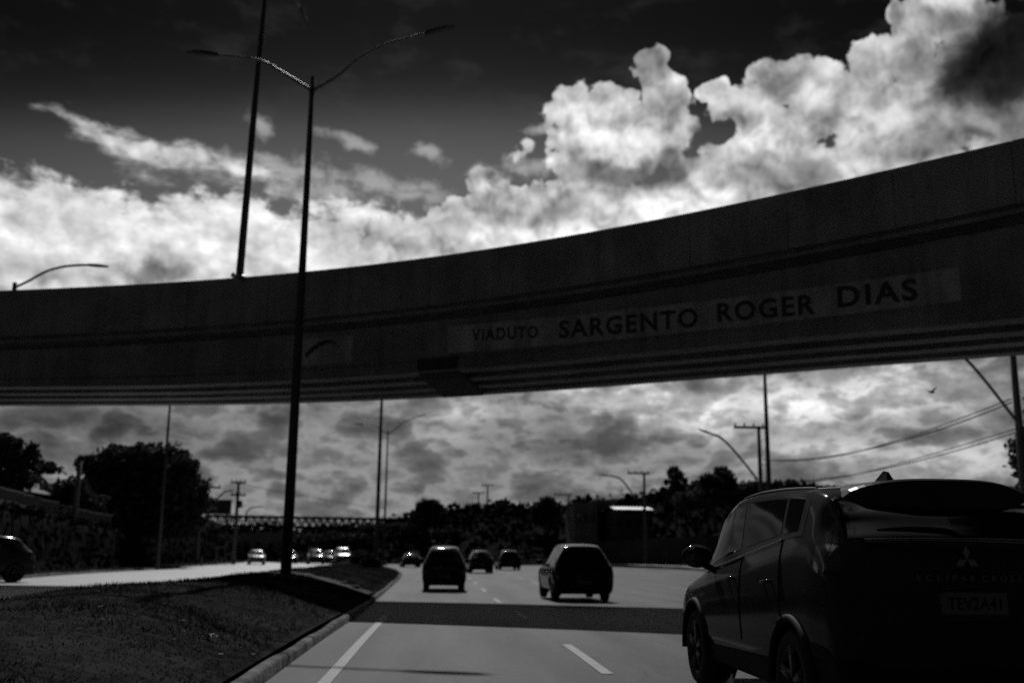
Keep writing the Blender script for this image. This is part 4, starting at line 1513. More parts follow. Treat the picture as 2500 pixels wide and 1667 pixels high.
ahead = 'cars driving ahead in our direction'
X0 = 4.0
make_car('suv', 'dark SUV ahead in the right lane, straddling the edge of the viaduct shadow', (4.17, 29.9, zroad(30.5)), 0.03, 'paint_dark', ahead, 1.0, 1.0, 1.0, name='suv')
make_car('suv', 'dark boxy car ahead in the left lane, nearest to the median kerb', (0.20, 37.6, zroad(38)), 0, 'paint_dark', ahead, 1.0, 0.90, 0.98)
make_car('hatch', 'distant dark hatchback just right of the boxy car ahead', (2.95, 72, zroad(72)), 0.06, 'paint_dark', ahead, 1.0, 1.0, 1.05)
make_car('suv', 'distant dark car farthest right of the small pair ahead', (5.95, 87, zroad(87)), 0.06, 'paint_dark', ahead, 1.0, 1.08, 1.0)
make_car('hatch', 'low distant dark car half hidden at the end of the median kerb', (-2.5, 98, zroad(98)), 0.12, 'paint_dark', ahead, 1.0, 1.05, .85)
onc = 'oncoming cars on the opposite carriageway'
for (kind, x, y, Yc, paint, lab, rz, sc) in [
    ('sedan', 606, 1377, 104, 'paint_grey', 'leftmost oncoming car, low pale roofed sedan by the left utility pole', PI + .2, 1.0),
    ('hatch', 690, 1376, 116, 'paint_dark', 'dim dark oncoming car just left of the big lamp pole', PI + .2, 1.0),
    ('sedan', 757, 1374, 112, 'paint_dark', 'dark oncoming car with glinting windshield just right of the big lamp pole', PI + .15, 1.1),
    ('hatch', 793, 1373, 121, 'paint_dark', 'dark oncoming car between the two glinting ones', PI + .15, 1.0),
    ('suv', 824, 1373, 111, 'paint_grey', 'tall oncoming car with the brightest glints, rightmost of the oncoming group', PI + .15, 1.1),
]:
    P = at(x, y, Yc)
    make_car(kind, lab, (P[0], Yc + 4, zopp(Yc)), rz, paint, onc, 1.0, sc, sc)
# hatchback leaving the frame on the left
P = at(48, 1415, 33.5)
make_car('hatch', 'dark hatchback leaving at the left edge of the picture', (P[0] - 0.55, 35.2, zopp(33.5)), PI - 0.75, 'paint_dark', None, .95, .95, .98, name='hatchback')

# ----------------------------------------------------------------- the near SUV
NS_ = [(0.00, .50, .68, .78, .76, .62), (.02, .40, .80, .93, .84, .70), (.06, .34, .93, 1.08, .875, .74), (.10, .31, 1.06, 1.20, .885, .76), (.15, .30, 1.16, 1.285, .89, .755),
       (.22, .29, 1.22, 1.37, .893, .74), (.32, .28, 1.27, 1.49, .897, .735), (.44, .27, 1.30, 1.605, .90, .74), (.72, .25, 1.305, 1.66, .90, .745), (1.3, .24, 1.25, 1.685, .90, .75),
       (1.9, .24, 1.18, 1.69, .90, .75), (2.4, .24, 1.12, 1.665, .90, .745), (2.8, .24, 1.07, 1.57, .90, .73), (3.15, .24, 1.02, 1.36, .90, .71), (3.45, .24, .97, 1.10, .895, .69),
       (3.65, .25, .93, 1.03, .89, .68), (4.0, .26, .86, .97, .87, .66), (4.25, .28, .76, .87, .83, .6), (4.36, .34, .66, .77, .76, .55), (4.40, .44, .58, .67, .66, .48)]
SUV_X, SUV_Y = 3.30, 6.30
suv = thing('suv', 'big black SUV close by on the right with a deep roof spoiler, seen from behind', 'car', (SUV_X, SUV_Y, 0), 0.0)
sh = CarShell(NS_, 170, 6)
WY, WR = (.82, 3.49), .345
sh.arches([(WY[0], WR), (WY[1], WR)], WR + .055)
sh.body('paint_black', suv)
sh.patch('rear_window', lambda y, z, x, s: s > 7.75 and .165 < y < .42, 'glass', suv, .004, (0,))
sh.patch('windshield', lambda y, z, x, s: s > 7.6 and 2.52 < y < 3.40, 'glass', suv, .004, (0,))
for a, b in ((.70, .98), (1.05, 1.93), (2.02, 3.05)):
    ws = sh.patch('side_window', lambda y, z, x, s: 6.12 < s < 6.93 and a < y < b, 'side_glass', suv, .004)
sh.patch('pillar', lambda y, z, x, s: 6.05 < s < 7.0 and .60 < y < 3.12, 'gloss_black', suv, .002)
# doors as lifted skins, so that the shut lines show
for a, b in ((1.02, 1.96), (1.975, 2.98)):
    drs = sh.patch('door', lambda y, z, x, s: 2.95 < s < 5.95 and a < y < b, 'paint_black', suv, .007)
    for dr, sg in zip(drs, (1, -1)):
        yh = a + 0.12
        MB().tube(curve_pts([(sg * .885, yh, .99), (sg * .93, yh + .03, .995), (sg * .93, yh + .17, .985), (sg * .885, yh + .20, .98)], 5), .013, 8).build('handle', 'paint_black', dr)
# black cladding: sills and arch lips
sh.patch('sill_trim', lambda y, z, x, s: 1.0 < s < 2.6 and 1.25 < y < 3.05, 'trim', suv, .009)
sh.patch('bumper', lambda y, z, x, s: s < 3.1 and y < .42, 'trim', suv, .009, (0,))
for sg in (1, -1):
    for wy in WY:
        pts = [(sg * .893, wy + (WR + .07) * math.cos(a), WR + (WR + .07) * math.sin(a)) for a in np.linspace(-.1, PI + .1, 24)]
        MB().tube(pts, .028, 8).build('arch_trim', 'trim', suv)
# chrome frame along the window bottoms, and the rear edges of the side glass
H = sh.H
ys_ = sh.T[:, 0]


def shell_line(y0, y1, s, off=.006, n=26):
    j = int(round(s * sh.sub))
    out = []
    for y in np.linspace(y0, y1, n):
        i = int(np.argmin(np.abs(ys_ - y)))
        p = H[i, j]
        out.append((p[0] + off, p[1], p[2] + off * .3))
    return out


def shell_rise(y, s0, s1, off=.006, n=12, lean=0.0):
    out = []
    for s in np.linspace(s0, s1, n):
        i = int(np.argmin(np.abs(ys_ - (y + lean * (s - s0)))))
        p = H[i, int(round(s * sh.sub))]
        out.append((p[0] + off, p[1], p[2] + off * .3))
    return out


for sg in (1, -1):
    ln = shell_line(1.0, 3.1, 6.05)
    MB().tube([(sg * x, y, z) for x, y, z in ln], .009, 8).build('window_trim', 'chrome', suv)
    ln = shell_rise(1.0, 6.1, 6.95, lean=.10)
    MB().tube([(sg * x, y, z) for x, y, z in ln], .010, 10).build('window_trim', 'chrome', suv)
    ln = shell_rise(.62, 6.1, 7.0, lean=.10)
    MB().tube([(sg * x, y, z) for x, y, z in ln], .012, 10).build('pillar_trim', 'trim', suv)
    # roof rails
    ln = [(x - .075, y, z + .035) for x, y, z in shell_line(.75, 2.45, 7.3)]
    ln = [(ln[0][0], ln[0][1] - .05, ln[0][2] - .05)] + ln + [(ln[-1][0], ln[-1][1] + .05, ln[-1][2] - .06)]
    MB().tube([(sg * x, y, z) for x, y, z in ln], .017, 8).build('roof_rail', 'trim', suv)
tg_ = sh.patch('tailgate', lambda y, z, x, s: s > 6.6 and .012 < y < .158 and x < .80, 'paint_black', suv, .003, (0,))[0]
# rear lamps reaching in over the tailgate, with the light bar
sh.patch('tail_lamp', lambda y, z, x, s: (4.6 < s < 7.2 and y < .30 and z > 1.08 and z < 1.24 and x > .56), 'lens_dark', suv, .012)
MB().tube([(x, .135 - .03 * (1 - (x / .62) ** 2), 1.285 - .012 * (x / .62) ** 2) for x in np.linspace(-.62, .62, 20)], .016, 8).build('light_bar', 'lens_dark', suv)
for i, y in enumerate(WY):
    for sg in (1, -1):
        wheel(suv, sg * .785, y, WR, .225, sg, 5)
MB().box((0, 2.2, .42), (1.15, 3.7, .2)).build('underbody', 'trim', suv)
# deep roof spoiler, shaped like a visor
V, F = [], []
nx = 28
for i in range(nx + 1):
    u = -1 + 2 * i / nx
    x = u * .64
    c = math.sqrt(max(0.0, 1 - abs(u) ** 3.2))
    yb = .25 + .14 * abs(u) ** 2.5
    zt_ = 1.622 + .062 * c - .05 * abs(u) ** 3
    zb_ = 1.525 - .04 * c
    V += [(x, yb + .42, zt_ + .010), (x, yb + .04, zt_), (x, yb, zt_ - .014), (x, yb + .012, zb_ + .01), (x, yb + .05, zb_), (x, yb + .40, zb_ + .10)]
for i in range(nx):
    for j in range(6):
        a, b = i * 6 + j, i * 6 + (j + 1) % 6
        F.append((a, b, b + 6, a + 6))
mb = MB().add(V, F, False)
mb.f.append(tuple(range(6))); mb.sm.append(False)
mb.f.append(tuple(nx * 6 + i for i in range(6))[::-1]); mb.sm.append(False)
mb.build('spoiler', 'gloss_black', suv)
# shark fin aerial
V = []
for (y, w, z) in [(0, .035, 0), (.19, .03, 0)]:
    V += [(-w, y, z), (w, y, z)]
V += [(-.006, .035, .075), (.006, .035, .075), (-.006, .07, .082), (.006, .07, .082)]
V = [(x * 1.3 - .06, y * 1.75 + .92, z * 1.5 + 1.668) for x, y, z in V]
MB().add(V, [(0, 1, 5, 4), (1, 3, 7, 5), (3, 2, 6, 7), (2, 0, 4, 6), (4, 5, 7, 6), (0, 2, 3, 1)]).build('aerial', 'paint_black', suv)
# rear wiper and its housing
MB().tube(curve_pts([(.02, .165, 1.315), (-.06, .185, 1.345), (-.30, .20, 1.352), (-.50, .21, 1.335)], 6), [.016] * 19, 8).build('wiper', 'trim', suv)
# mirrors
for sg in (1, -1):
    mb = MB().ellipsoid((sg * 1.03, 2.80, 1.165), (.14, .08, .10), 18, 12)
    mb.tube([(sg * .84, 2.80, 1.03), (sg * .98, 2.80, 1.10)], .03, 8)
    mr = mb.build('mirror', 'paint_black', suv)
    MB().ellipsoid((sg * 1.03, 2.735, 1.165), (.115, .022, .08), 16, 8).build('mirror_glass', 'glass', mr)
# three diamond badge, lettering and plate on the tailgate
mb = MB()
cy_, cz_ = 0.058, 1.165
for a in (90, 210, 330):
    ca, sa = math.cos(math.radians(a)), math.sin(math.radians(a))
    L_ = .048
    tip = (ca * L_ * 2 * .88, sa * L_ * 2 * .88)
    mid = (ca * L_ * .88, sa * L_ * .88)
    px_, pz_ = -sa * L_ * .5, ca * L_ * .5
    c0 = [(0, 0), (mid[0] + px_, mid[1] + pz_), tip, (mid[0] - px_, mid[1] - pz_)]
    Vb = [(x, cy_ - .010, cz_ + z) for x, z in c0] + [(x, cy_ + .03, cz_ + z) for x, z in c0]
    mb.add(Vb, [(3, 2, 1, 0), (0, 1, 5, 4), (1, 2, 6, 5), (2, 3, 7, 6), (3, 0, 4, 7)])
mb.build('badge', 'badge', tg_)
for word, xa_, xb_ in (('ECLIPSE', -.335, .035), ('CROSS', .085, .335)):
    V, Fs = text_mesh(word, 1.75, 0.0)
    MB().add([(xa_ + u * (xb_ - xa_), .034, 1.035 + v * .034) for u, v, _ in V], Fs).build('lettering', 'badge', tg_)
pl = MB().box((0, .006, .90), (.42, .03, .13)).build('plate', 'plate', suv)
V, Fs = text_mesh('TEV2A41', 1.05, 0.01)
P = [(-.17 + u * .34, -.012, .862 + v * .075) for u, v, _ in V]
MB().add(P, Fs).build('lettering', 'plate_letter', pl)

# ================================================================= SKY
world = bpy.data.worlds.new('World')
scene.world = world
world.use_nodes = True
nt = world.node_tree
N, L = nt.nodes, nt.links
for nd in list(N):
    N.remove(nd)
out = N.new('ShaderNodeOutputWorld')
bg = N.new('ShaderNodeBackground')
SKY_S = 0.1
bg.inputs['Strength'].default_value = SKY_S
L.new(bg.outputs[0], out.inputs[0])


def val(x):
    return x


def math_(op, a, b=None, c=None, clamp=False):
    n = N.new('ShaderNodeMath'); n.operation = op; n.use_clamp = clamp
    for i, v in enumerate((a, b, c)):
        if v is None: continue
        if isinstance(v, (int, float)): n.inputs[i].default_value = v
        else: L.new(v, n.inputs[i])
    return n.outputs[0]


def ramp(v, a, b, c=0.0, d=1.0, smooth=True):
    n = N.new('ShaderNodeMapRange')
    n.interpolation_type = 'SMOOTHSTEP' if smooth else 'LINEAR'
    L.new(v, n.inputs['Value'])
    n.inputs['From Min'].default_value = a; n.inputs['From Max'].default_value = b
    n.inputs['To Min'].default_value = c; n.inputs['To Max'].default_value = d
    return n.outputs['Result']


def mixf(f, a, b):
    n = N.new('ShaderNodeMix'); n.data_type = 'FLOAT'
    for i, v in ((0, f), (2, a), (3, b)):
        if isinstance(v, (int, float)): n.inputs[i].default_value = v
        else: L.new(v, n.inputs[i])
    return n.outputs[0]


def vmath(op, a, b):
    n = N.new('ShaderNodeVectorMath'); n.operation = op
    for i, v in enumerate((a, b)):
        if v is None: continue
        if isinstance(v, tuple): n.inputs[i].default_value = v
        else: L.new(v, n.inputs[i])
    return n


def noise(v, scale, detail=6, rough=0.55, dist=0.0, col=False, lac=2.0, dim='2D'):
    n = N.new('ShaderNodeTexNoise'); n.noise_dimensions = dim
    n.inputs['Scale'].default_value = scale; n.inputs['Detail'].default_value = detail
    n.inputs['Roughness'].default_value = rough; n.inputs['Distortion'].default_value = dist
    n.inputs['Lacunarity'].default_value = lac
    L.new(v, n.inputs['Vector'])
    return n.outputs['Color' if col else 'Fac']


def billow(v, scale, detail=3, rough=0.5, smooth=0.35):
    """rounded cauliflower heads"""
    n = N.new('ShaderNodeTexVoronoi'); n.voronoi_dimensions = '2D'; n.feature = 'SMOOTH_F1'
    n.inputs['Scale'].default_value = scale; n.inputs['Detail'].default_value = detail
    n.inputs['Roughness'].default_value = rough; n.inputs['Smoothness'].default_value = smooth
    n.normalize = True
    L.new(v, n.inputs['Vector'])
    return math_('SUBTRACT', 1.0, n.outputs['Distance'])


tc = N.new('ShaderNodeTexCoord')
sx = N.new('ShaderNodeSeparateXYZ')
L.new(tc.outputs['Generated'], sx.inputs[0])
az = math_('MULTIPLY', math_('ARCTAN2', sx.outputs[0], sx.outputs[1]), 57.29578)
el = math_('MULTIPLY', math_('ARCSINE', sx.outputs[2]), 57.29578)
cb = N.new('ShaderNodeCombineXYZ')
L.new(az, cb.inputs[0]); L.new(el, cb.inputs[1])
P0 = cb.outputs[0]

sky = N.new('ShaderNodeTexSky')
sky.sky_type = 'NISHITA'
sky.sun_disc = False
sky.sun_elevation = SUN_EL
sky.sun_rotation = SUN_AZ
sky.air_density = 1.0; sky.dust_density = 0.6; sky.ozone_density = 2.0
sr = N.new('ShaderNodeSeparateColor')
L.new(sky.outputs[0], sr.inputs[0])
# the sky in its red light alone, with a windscreen tint band painted in above
fc = N.new('ShaderNodeFloatCurve')
cv = fc.mapping.curves[0]
pts_ = [(0.0, 0.42), (8 / 60, .40), (14 / 60, .33), (18 / 60, .27), (21 / 60, .21), (23 / 60, .145), (24.3 / 60, .085), (25.8 / 60, .036), (28 / 60, .017), (32 / 60, .013), (1.0, .012)]
while len(cv.points) < len(pts_):
    cv.points.new(0.5, 0.5)
for p, (a, b) in zip(cv.points, pts_):
    p.location = (a, b)
fc.mapping.update()
# the painted tint band sits lower away from the view axis
away = math_('MULTIPLY', math_('SUBTRACT', az, 4.0), 1 / 26.7)
elp = math_('ADD', el, math_('MULTIPLY', math_('MINIMUM', math_('MULTIPLY', away, away), 3.0), 2.8))
L.new(math_('DIVIDE', elp, 60.0, clamp=True), fc.inputs['Value'])
front = ramp(math_('ABSOLUTE', az), 50, 110, 1.0, 0.35)
clear = math_('MULTIPLY', math_('MULTIPLY', sr.outputs[0], fc.outputs[0]), front)

# domain warp for ragged, billowing edges
def warp(v, sc, amt, detail, rough, seed):
    sh_ = vmath('ADD', v, (seed, seed * 1.7, seed * 0.3)).outputs[0]
    c = noise(sh_, sc, detail, rough, col=True)
    d = vmath('SUBTRACT', c, (0.5, 0.5, 0.5)).outputs[0]
    d = vmath('MULTIPLY', d, (amt, amt, 0.0)).outputs[0]
    return vmath('ADD', v, d).outputs[0]


PA = warp(P0, 0.20, 2.2, 2, 0.5, 3.1)
PB = warp(PA, 0.9, 0.6, 2, 0.5, 9.7)


def blob_r(v, x, y, rx, ry, rot=0.0):
    """normalised radius about a cloud clump; x, y, rx, ry in bearings on the 2352-wide survey"""
    a, e = azel(x * k_, y * k_)
    a1, e1 = azel((x + 1) * k_, y * k_)
    a2, e2 = azel(x * k_, (y - 1) * k_)
    wx, wy = abs(a1 - a) * rx, abs(e2 - e) * ry
    d = vmath('SUBTRACT', v, (a, e, 0.0)).outputs[0]
    if not rot:
        d = vmath('MULTIPLY', d, (1 / wx, 1 / wy, 0.0)).outputs[0]
        return vmath('LENGTH', d, None).outputs['Value']
    t_ = math.radians(-rot)
    u = vmath('DOT_PRODUCT', d, (math.cos(t_) / wx, math.sin(t_) / wx, 0.0)).outputs['Value']
    w = vmath('DOT_PRODUCT', d, (-math.sin(t_) / wy, math.cos(t_) / wy, 0.0)).outputs['Value']
    return math_('SQRT', math_('ADD', math_('MULTIPLY', u, u), math_('MULTIPLY', w, w)))


def field(v, blobs):
    d = None
    for b in blobs:
        r = math_('SUBTRACT', 1.0, blob_r(v, *b))
        d = r if d is None else math_('MAXIMUM', d, r)
    return d


CUM = [(2045, 150, 55, 55), (1380, 320, 125, 100), (1325, 265, 52, 50), (1325, 240, 26, 22), (1425, 265, 62, 50), (1520, 285, 75, 75), (1505, 205, 34, 62), (1488, 142, 40, 32), (1516, 128, 22, 22), (1440, 215, 22, 18), (1567, 222, 18, 20),
       (1640, 207, 34, 24), (1690, 225, 22, 18), (1720, 262, 70, 50), (1765, 250, 60, 55), (1812, 172, 55, 50), (1846, 140, 22, 20), (1890, 215, 62, 50), (1935, 250, 60, 60), (1800, 330, 130, 95), (1720, 400, 140, 70),
       (1995, 175, 45, 55), (2048, 35, 22, 26), (2065, 75, 18, 40), (2105, 100, 48, 70), (2190, 30, 95, 42), (2240, 170, 165, 170), (2380, 230, 220, 220), (2060, 320, 190, 150),
       (1122, 428, 46, 34), (1170, 455, 60, 26), (1250, 480, 110, 45), (1320, 440, 70, 30), (1400, 480, 190, 60), (1600, 440, 140, 55), (1300, 540, 330, 80), (1030, 560, 150, 55)]
LEFT = [(-40, 540, 320, 150), (120, 520, 200, 105), (230, 500, 120, 70), (340, 560, 300, 105), (520, 570, 320, 105), (560, 500, 80, 40), (800, 570, 300, 95), (850, 510, 90, 30), (1000, 590, 230, 75), (300, 640, 500, 90)]
WISP = [(185, 284, 95, 24, 8), (250, 322, 130, 34, 14), (310, 356, 170, 50, 16), (440, 392, 150, 44, 12), (560, 408, 140, 36, 4)]
THIN = [(690, 400, 170, 30, 4), (880, 425, 160, 26, 6), (940, 450, 90, 14, 4), (815, 325, 72, 16, 10), (985, 347, 48, 18, 8), (600, 285, 34, 22, 20), (760, 440, 160, 30, 0), (1130, 400, 60, 22, 0), (1230, 300, 30, 14, 0), (1215, 385, 60, 20, 0)]

PN = warp(P0, 0.6, 0.9, 2, 0.5, 4.2)
b1 = billow(PN, 0.36, 3, 0.52, 0.6)
nf = noise(P0, 0.8, 9, 0.57)
det = math_('ADD', math_('MULTIPLY', math_('SUBTRACT', nf, 0.5), 1.3), math_('MULTIPLY', math_('SUBTRACT', b1, 0.62), 2.0))

fC = math_('ADD', math_('ADD', field(PA, CUM), 0.10), math_('MULTIPLY', det, 0.9))
PS = vmath('MULTIPLY', P0, (0.6, 1.35, 1.0)).outputs[0]
nst = noise(PS, 0.8, 9, 0.62)
detL = math_('ADD', math_('MULTIPLY', math_('SUBTRACT', nst, 0.5), 1.1), math_('ADD', math_('MULTIPLY', math_('SUBTRACT', nf, 0.5), 0.8), math_('MULTIPLY', math_('SUBTRACT', b1, 0.62), 0.5)))
fL = math_('ADD', field(PA, LEFT), detL)
fW = math_('ADD', field(PA, WISP), math_('MULTIPLY', math_('SUBTRACT', nst, 0.5), 1.9))
fT = math_('ADD', field(PA, THIN), math_('ADD', math_('MULTIPLY', math_('SUBTRACT', nst, 0.52), 2.2), math_('MULTIPLY', math_('SUBTRACT', nf, 0.5), 2.4)))
mC = ramp(fC, -0.02, 0.16)
mL = ramp(fL, -0.12, 0.30)
mW = ramp(fW, -0.1, 0.75, 0, 0.92)
mT = ramp(fT, -0.5, 1.1, 0, 0.62)

# relief: light from above and behind on the billows
def relief(v, sc, dx, dy, detail=7, rough=0.55):
    a = noise(v, sc, detail, rough)
    b = noise(vmath('ADD', v, (dx, dy, 0)).outputs[0], sc, detail, rough)
    return math_('SUBTRACT', a, b)


b2 = billow(vmath('ADD', PN, (0.15, 0.45, 0)).outputs[0], 0.36, 3, 0.52, 0.6)
rel1 = relief(P0, 0.26, -0.2, 1.0, 5, 0.48)
REL = math_('ADD', math_('MULTIPLY', rel1, 2.0), math_('MULTIPLY', math_('SUBTRACT', b1, b2), 3.0))


def paint(v, base, lst, src=None):
    x = base
    for (cx_, cy2, rx, ry, rot, g, soft, op) in lst:
        r = blob_r(v, cx_, cy2, rx, ry, rot)
        m = ramp(r, 1.0 - soft, 1.0, op, 0.0)
        x = mixf(m, x, lin(g))
    return x


# grey of the cumulus: rims, bright flanks, dull bellies (x, y, rx, ry, rot, grey, softness, opacity)
PT = warp(PA, 0.6, 1.5, 5, 0.6, 2.2)
toneC = paint(PT, lin(190), [
    (1400, 300, 170, 120, 0, 205, .8, 1), (1330, 320, 110, 110, 0, 222, .8, 1), (1490, 150, 70, 65, 0, 138, .6, 1), (1520, 240, 60, 60, 0, 160, .8, 1),
    (1360, 395, 150, 45, 0, 140, .7, 1), (1440, 400, 120, 42, 0, 112, .7, 1), (1555, 375, 75, 50, 0, 105, .8, 1), (1610, 300, 45, 60, 0, 80, .8, .85), (1640, 205, 40, 30, 0, 168, .6, 1),
    (1770, 255, 110, 60, 0, 190, .8, 1), (1812, 170, 75, 60, 0, 128, .7, 1), (1890, 230, 80, 60, 0, 190, .8, 1), (1880, 285, 50, 55, 0, 150, .8, .9), (1720, 330, 110, 60, 0, 225, .8, 1), (1830, 300, 70, 50, 0, 215, .8, .8),
    (1790, 395, 180, 70, 0, 135, .8, 1), (1870, 390, 100, 70, 0, 125, .8, .9), (1990, 170, 60, 60, 0, 165, .8, .9), (1960, 280, 50, 70, 0, 215, .9, .9), (2000, 380, 70, 60, 0, 190, .9, .8), (1945, 385, 22, 40, 0, 235, .9, .9),
    (2055, 45, 34, 50, 0, 115, .8, .9), (2100, 110, 60, 110, 10, 140, .9, .9), (2180, 30, 110, 35, 0, 95, .9, .9), (2260, 160, 190, 170, 0, 70, .55, 1), (2290, 140, 170, 150, 0, 36, .6, 1), (2390, 90, 230, 190, 0, 24, .6, 1), (2230, 315, 170, 50, 0, 110, 1, .8), (2340, 280, 130, 60, 0, 80, 1, .8),
    (2120, 340, 120, 60, 0, 165, 1, .8), (2300, 320, 120, 40, 0, 135, 1, .8), (2230, 325, 40, 26, 0, 85, .9, .8),
    (1120, 430, 50, 36, 0, 225, .8, 1), (1300, 470, 200, 34, 0, 205, .8, .9), (1250, 510, 60, 30, 0, 150, .9, .7), (1480, 470, 130, 40, 0, 238, .8, 1), (1400, 530, 300, 50, -8, 238, .9, 1), (1150, 550, 160, 40, 0, 232, .9, 1), (1430, 515, 90, 26, 0, 175, 1, .7), (1620, 440, 130, 40, 0, 236, .9, .9), (1600, 470, 100, 30, 0, 215, .9, .8)])
toneL = paint(PT, lin(222), [
    (60, 600, 260, 90, 0, 195, 1, .9), (560, 560, 320, 60, 0, 232, 1, .9), (340, 620, 115, 50, 0, 112, .7, .95), (420, 640, 60, 30, 0, 150, .9, .8), (40, 490, 50, 34, 0, 165, 1, .7), (650, 610, 60, 30, 0, 190, 1, .7), (780, 545, 80, 30, 0, 205, 1, .6),
    (860, 590, 120, 30, 0, 180, 1, .6), (1000, 560, 150, 40, 0, 225, 1, .8), (150, 640, 90, 30, 0, 175, 1, .7), (240, 560, 200, 60, 0, 226, 1, .7), (450, 480, 120, 30, 0, 190, 1, .6)])


def lit(tone, amt):
    return math_('MULTIPLY', tone, ramp(math_('MULTIPLY_ADD', REL, amt, 1.0), 0.25, 1.75, 0.25, 1.75, smooth=False))


edge = ramp(fC, 0.0, 0.5, 1.0, 0.0)
toneC2 = math_('MULTIPLY', lit(toneC, 0.95), ramp(math_('ADD', noise(P0, 0.5, 5, 0.5), math_('MULTIPLY', math_('SUBTRACT', b1, 0.62), 0.5)), 0.30, 0.62, 0.72, 1.06))
toneL2 = math_('MULTIPLY', lit(toneL, 0.65), ramp(nst, 0.3, 0.7, 0.84, 1.10))

# the broken overcast low over the horizon, flattened by the low view
PL = vmath('MULTIPLY', warp(P0, 0.3, 0.6, 1, 0.5, 7.9), (0.5, 1.05, 1.0)).outputs[0]
lowA = noise(PL, 0.50, 9, 0.58)
lowC = billow(PL, 0.62, 4, 0.6, 0.5)
lowD = billow(vmath('ADD', PL, (0.08, 0.30, 0)).outputs[0], 0.62, 4, 0.6, 0.5)
lowB = math_('SUBTRACT', lowC, lowD)
thick = math_('ADD', lowA, math_('MULTIPLY', math_('SUBTRACT', lowC, 0.62), 0.22))


def fcurve(v, pts):
    n = N.new('ShaderNodeFloatCurve')
    c = n.mapping.curves[0]
    while len(c.points) < len(pts):
        c.points.new(0.5, 0.5)
    for p, (a, b) in zip(c.points, pts):
        p.location = (a, b)
    n.mapping.update()
    L.new(v, n.inputs['Value'])
    return n.outputs[0]


# against the light: thin edges glow, thick middles stay grey
glow = fcurve(thick, [(0.0, .46), (.32, .48), (.42, .72), (.47, .80), (.53, .58), (.60, .39), (.70, .29), (1.0, .25)])
toneD = paint(PT, lin(112), [
    (150, 960, 420, 90, 0, 62, 1, 1), (350, 1000, 260, 50, 0, 70, 1, .8), (560, 1030, 230, 60, 0, 92, 1, .9), (620, 950, 200, 40, 0, 82, 1, .9), (850, 960, 150, 50, 0, 98, 1, .9), (1040, 945, 160, 46, 0, 165, 1, .9), (1180, 950, 90, 40, 0, 130, 1, .7),
    (1000, 1010, 120, 30, 0, 140, 1, .6), (1290, 1025, 190, 45, 0, 74, 1, .9), (1400, 1000, 100, 40, 0, 80, 1, .7), (1420, 920, 220, 50, 0, 205, 1, 1), (1620, 940, 180, 80, 0, 196, 1, 1), (1530, 1060, 240, 36, 0, 118, 1, .7), (1080, 1100, 260, 40, 0, 104, 1, .7),
    (1860, 920, 230, 80, 0, 205, 1, 1), (2060, 900, 200, 80, 0, 190, 1, 1), (1900, 1030, 300, 80, 0, 165, 1, .9), (2230, 910, 150, 80, 0, 175, 1, .9), (2200, 1040, 230, 80, 0, 168, 1, .9), (2270, 960, 70, 40, 0, 125, 1, .7), (800, 1120, 300, 60, 0, 108, 1, .7), (480, 1130, 160, 60, 0, 100, 1, .7)])
toneD2 = math_('MULTIPLY', math_('MULTIPLY', toneD, 2.15), math_('ADD', glow, math_('MULTIPLY', lowB, 0.55)))
mD = ramp(el, 11.0, 17.0, 1.0, 0.0)

# thin cirrus smudges in the dark upper sky
cir = ramp(noise(PS, 0.35, 8, 0.6), 0.5, 0.8, 0.0, 0.012)
cirm = math_('MULTIPLY', cir, ramp(el, 20, 26, 0.0, 1.0))
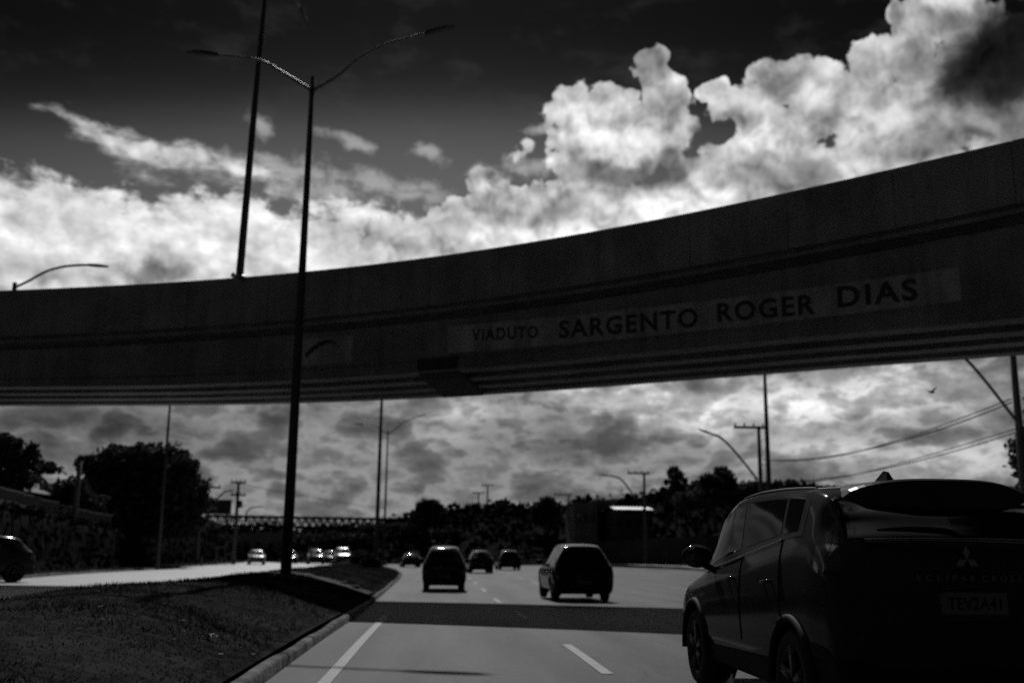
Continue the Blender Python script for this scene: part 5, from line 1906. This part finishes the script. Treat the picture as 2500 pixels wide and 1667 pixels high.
# scattered cloud overhead and behind the camera
ov = vmath('MULTIPLY', tc.outputs['Generated'], (1.0, 1.0, 1.0)).outputs[0]
ovn = noise(ov, 3.2, 8, 0.6)
ovm = math_('MULTIPLY', math_('MULTIPLY', ramp(ovn, 0.48, 0.60), ramp(el, 44, 54, 0.0, 1.0)), ramp(sx.outputs[1], -0.2, 0.05))

INV = 1.0 / SKY_S
c = math_('ADD', clear, math_('MULTIPLY', cirm, INV))
c = mixf(mD, c, math_('MULTIPLY', toneD2, INV))
c = mixf(mT, c, lin(188) * INV)
c = mixf(mW, c, math_('MULTIPLY', lit(mixf(ramp(fW, 0.2, 1.0), lin(165), lin(214)), 0.8), INV))
c = mixf(mL, c, math_('MULTIPLY', toneL2, INV))
c = mixf(mC, c, math_('MULTIPLY', toneC2, INV))
side = ramp(math_('ABSOLUTE', az), 50, 90, 1.0, 0.19)
c = math_('MULTIPLY', math_('MULTIPLY', c, side), ramp(el, -3.0, -0.5, 0.1, 1.0))
c = mixf(ovm, c, 0.7 * INV)
cc = N.new('ShaderNodeCombineColor')
for k in ('Red', 'Green', 'Blue'):
    L.new(c, cc.inputs[k])
L.new(cc.outputs[0], bg.inputs['Color'])
world.cycles.sampling_method = 'NONE'

# ================================================================= SUN, CAMERA
sun = bpy.data.lights.new('sun', 'SUN')
sun.energy = 3.5
sun.angle = math.radians(0.5)
sun.color = (1.0, 1.0, 1.0)
so = bpy.data.objects.new('sun', sun)
so.rotation_euler = (-(PI / 2 - SUN_EL), 0, -SUN_AZ)
so.location = (0, 60, 60)
COL.objects.link(so)

cam = bpy.data.cameras.new('camera')
cam.sensor_width = 36.0
cam.lens = 36.0
cam.clip_end = 6000
cam.clip_start = 0.05
cam.dof.use_dof = True
cam.dof.focus_distance = 7.0
cam.dof.aperture_fstop = 1.5
co = bpy.data.objects.new('camera', cam)
Rm = Matrix((RIGHT, UP, -FWD)).transposed()
co.matrix_world = Matrix.Translation(EYE) @ Rm.to_4x4()
COL.objects.link(co)
scene.camera = co

scene.render.resolution_x, scene.render.resolution_y = 1024, 682
scene.view_settings.view_transform = 'Standard'
scene.view_settings.look = 'None'
scene.view_settings.exposure = 0.0
scene.view_settings.gamma = 1.0
scene.cycles.use_denoising = False
scene.cycles.max_bounces = 6
scene.cycles.sample_clamp_indirect = 4.0
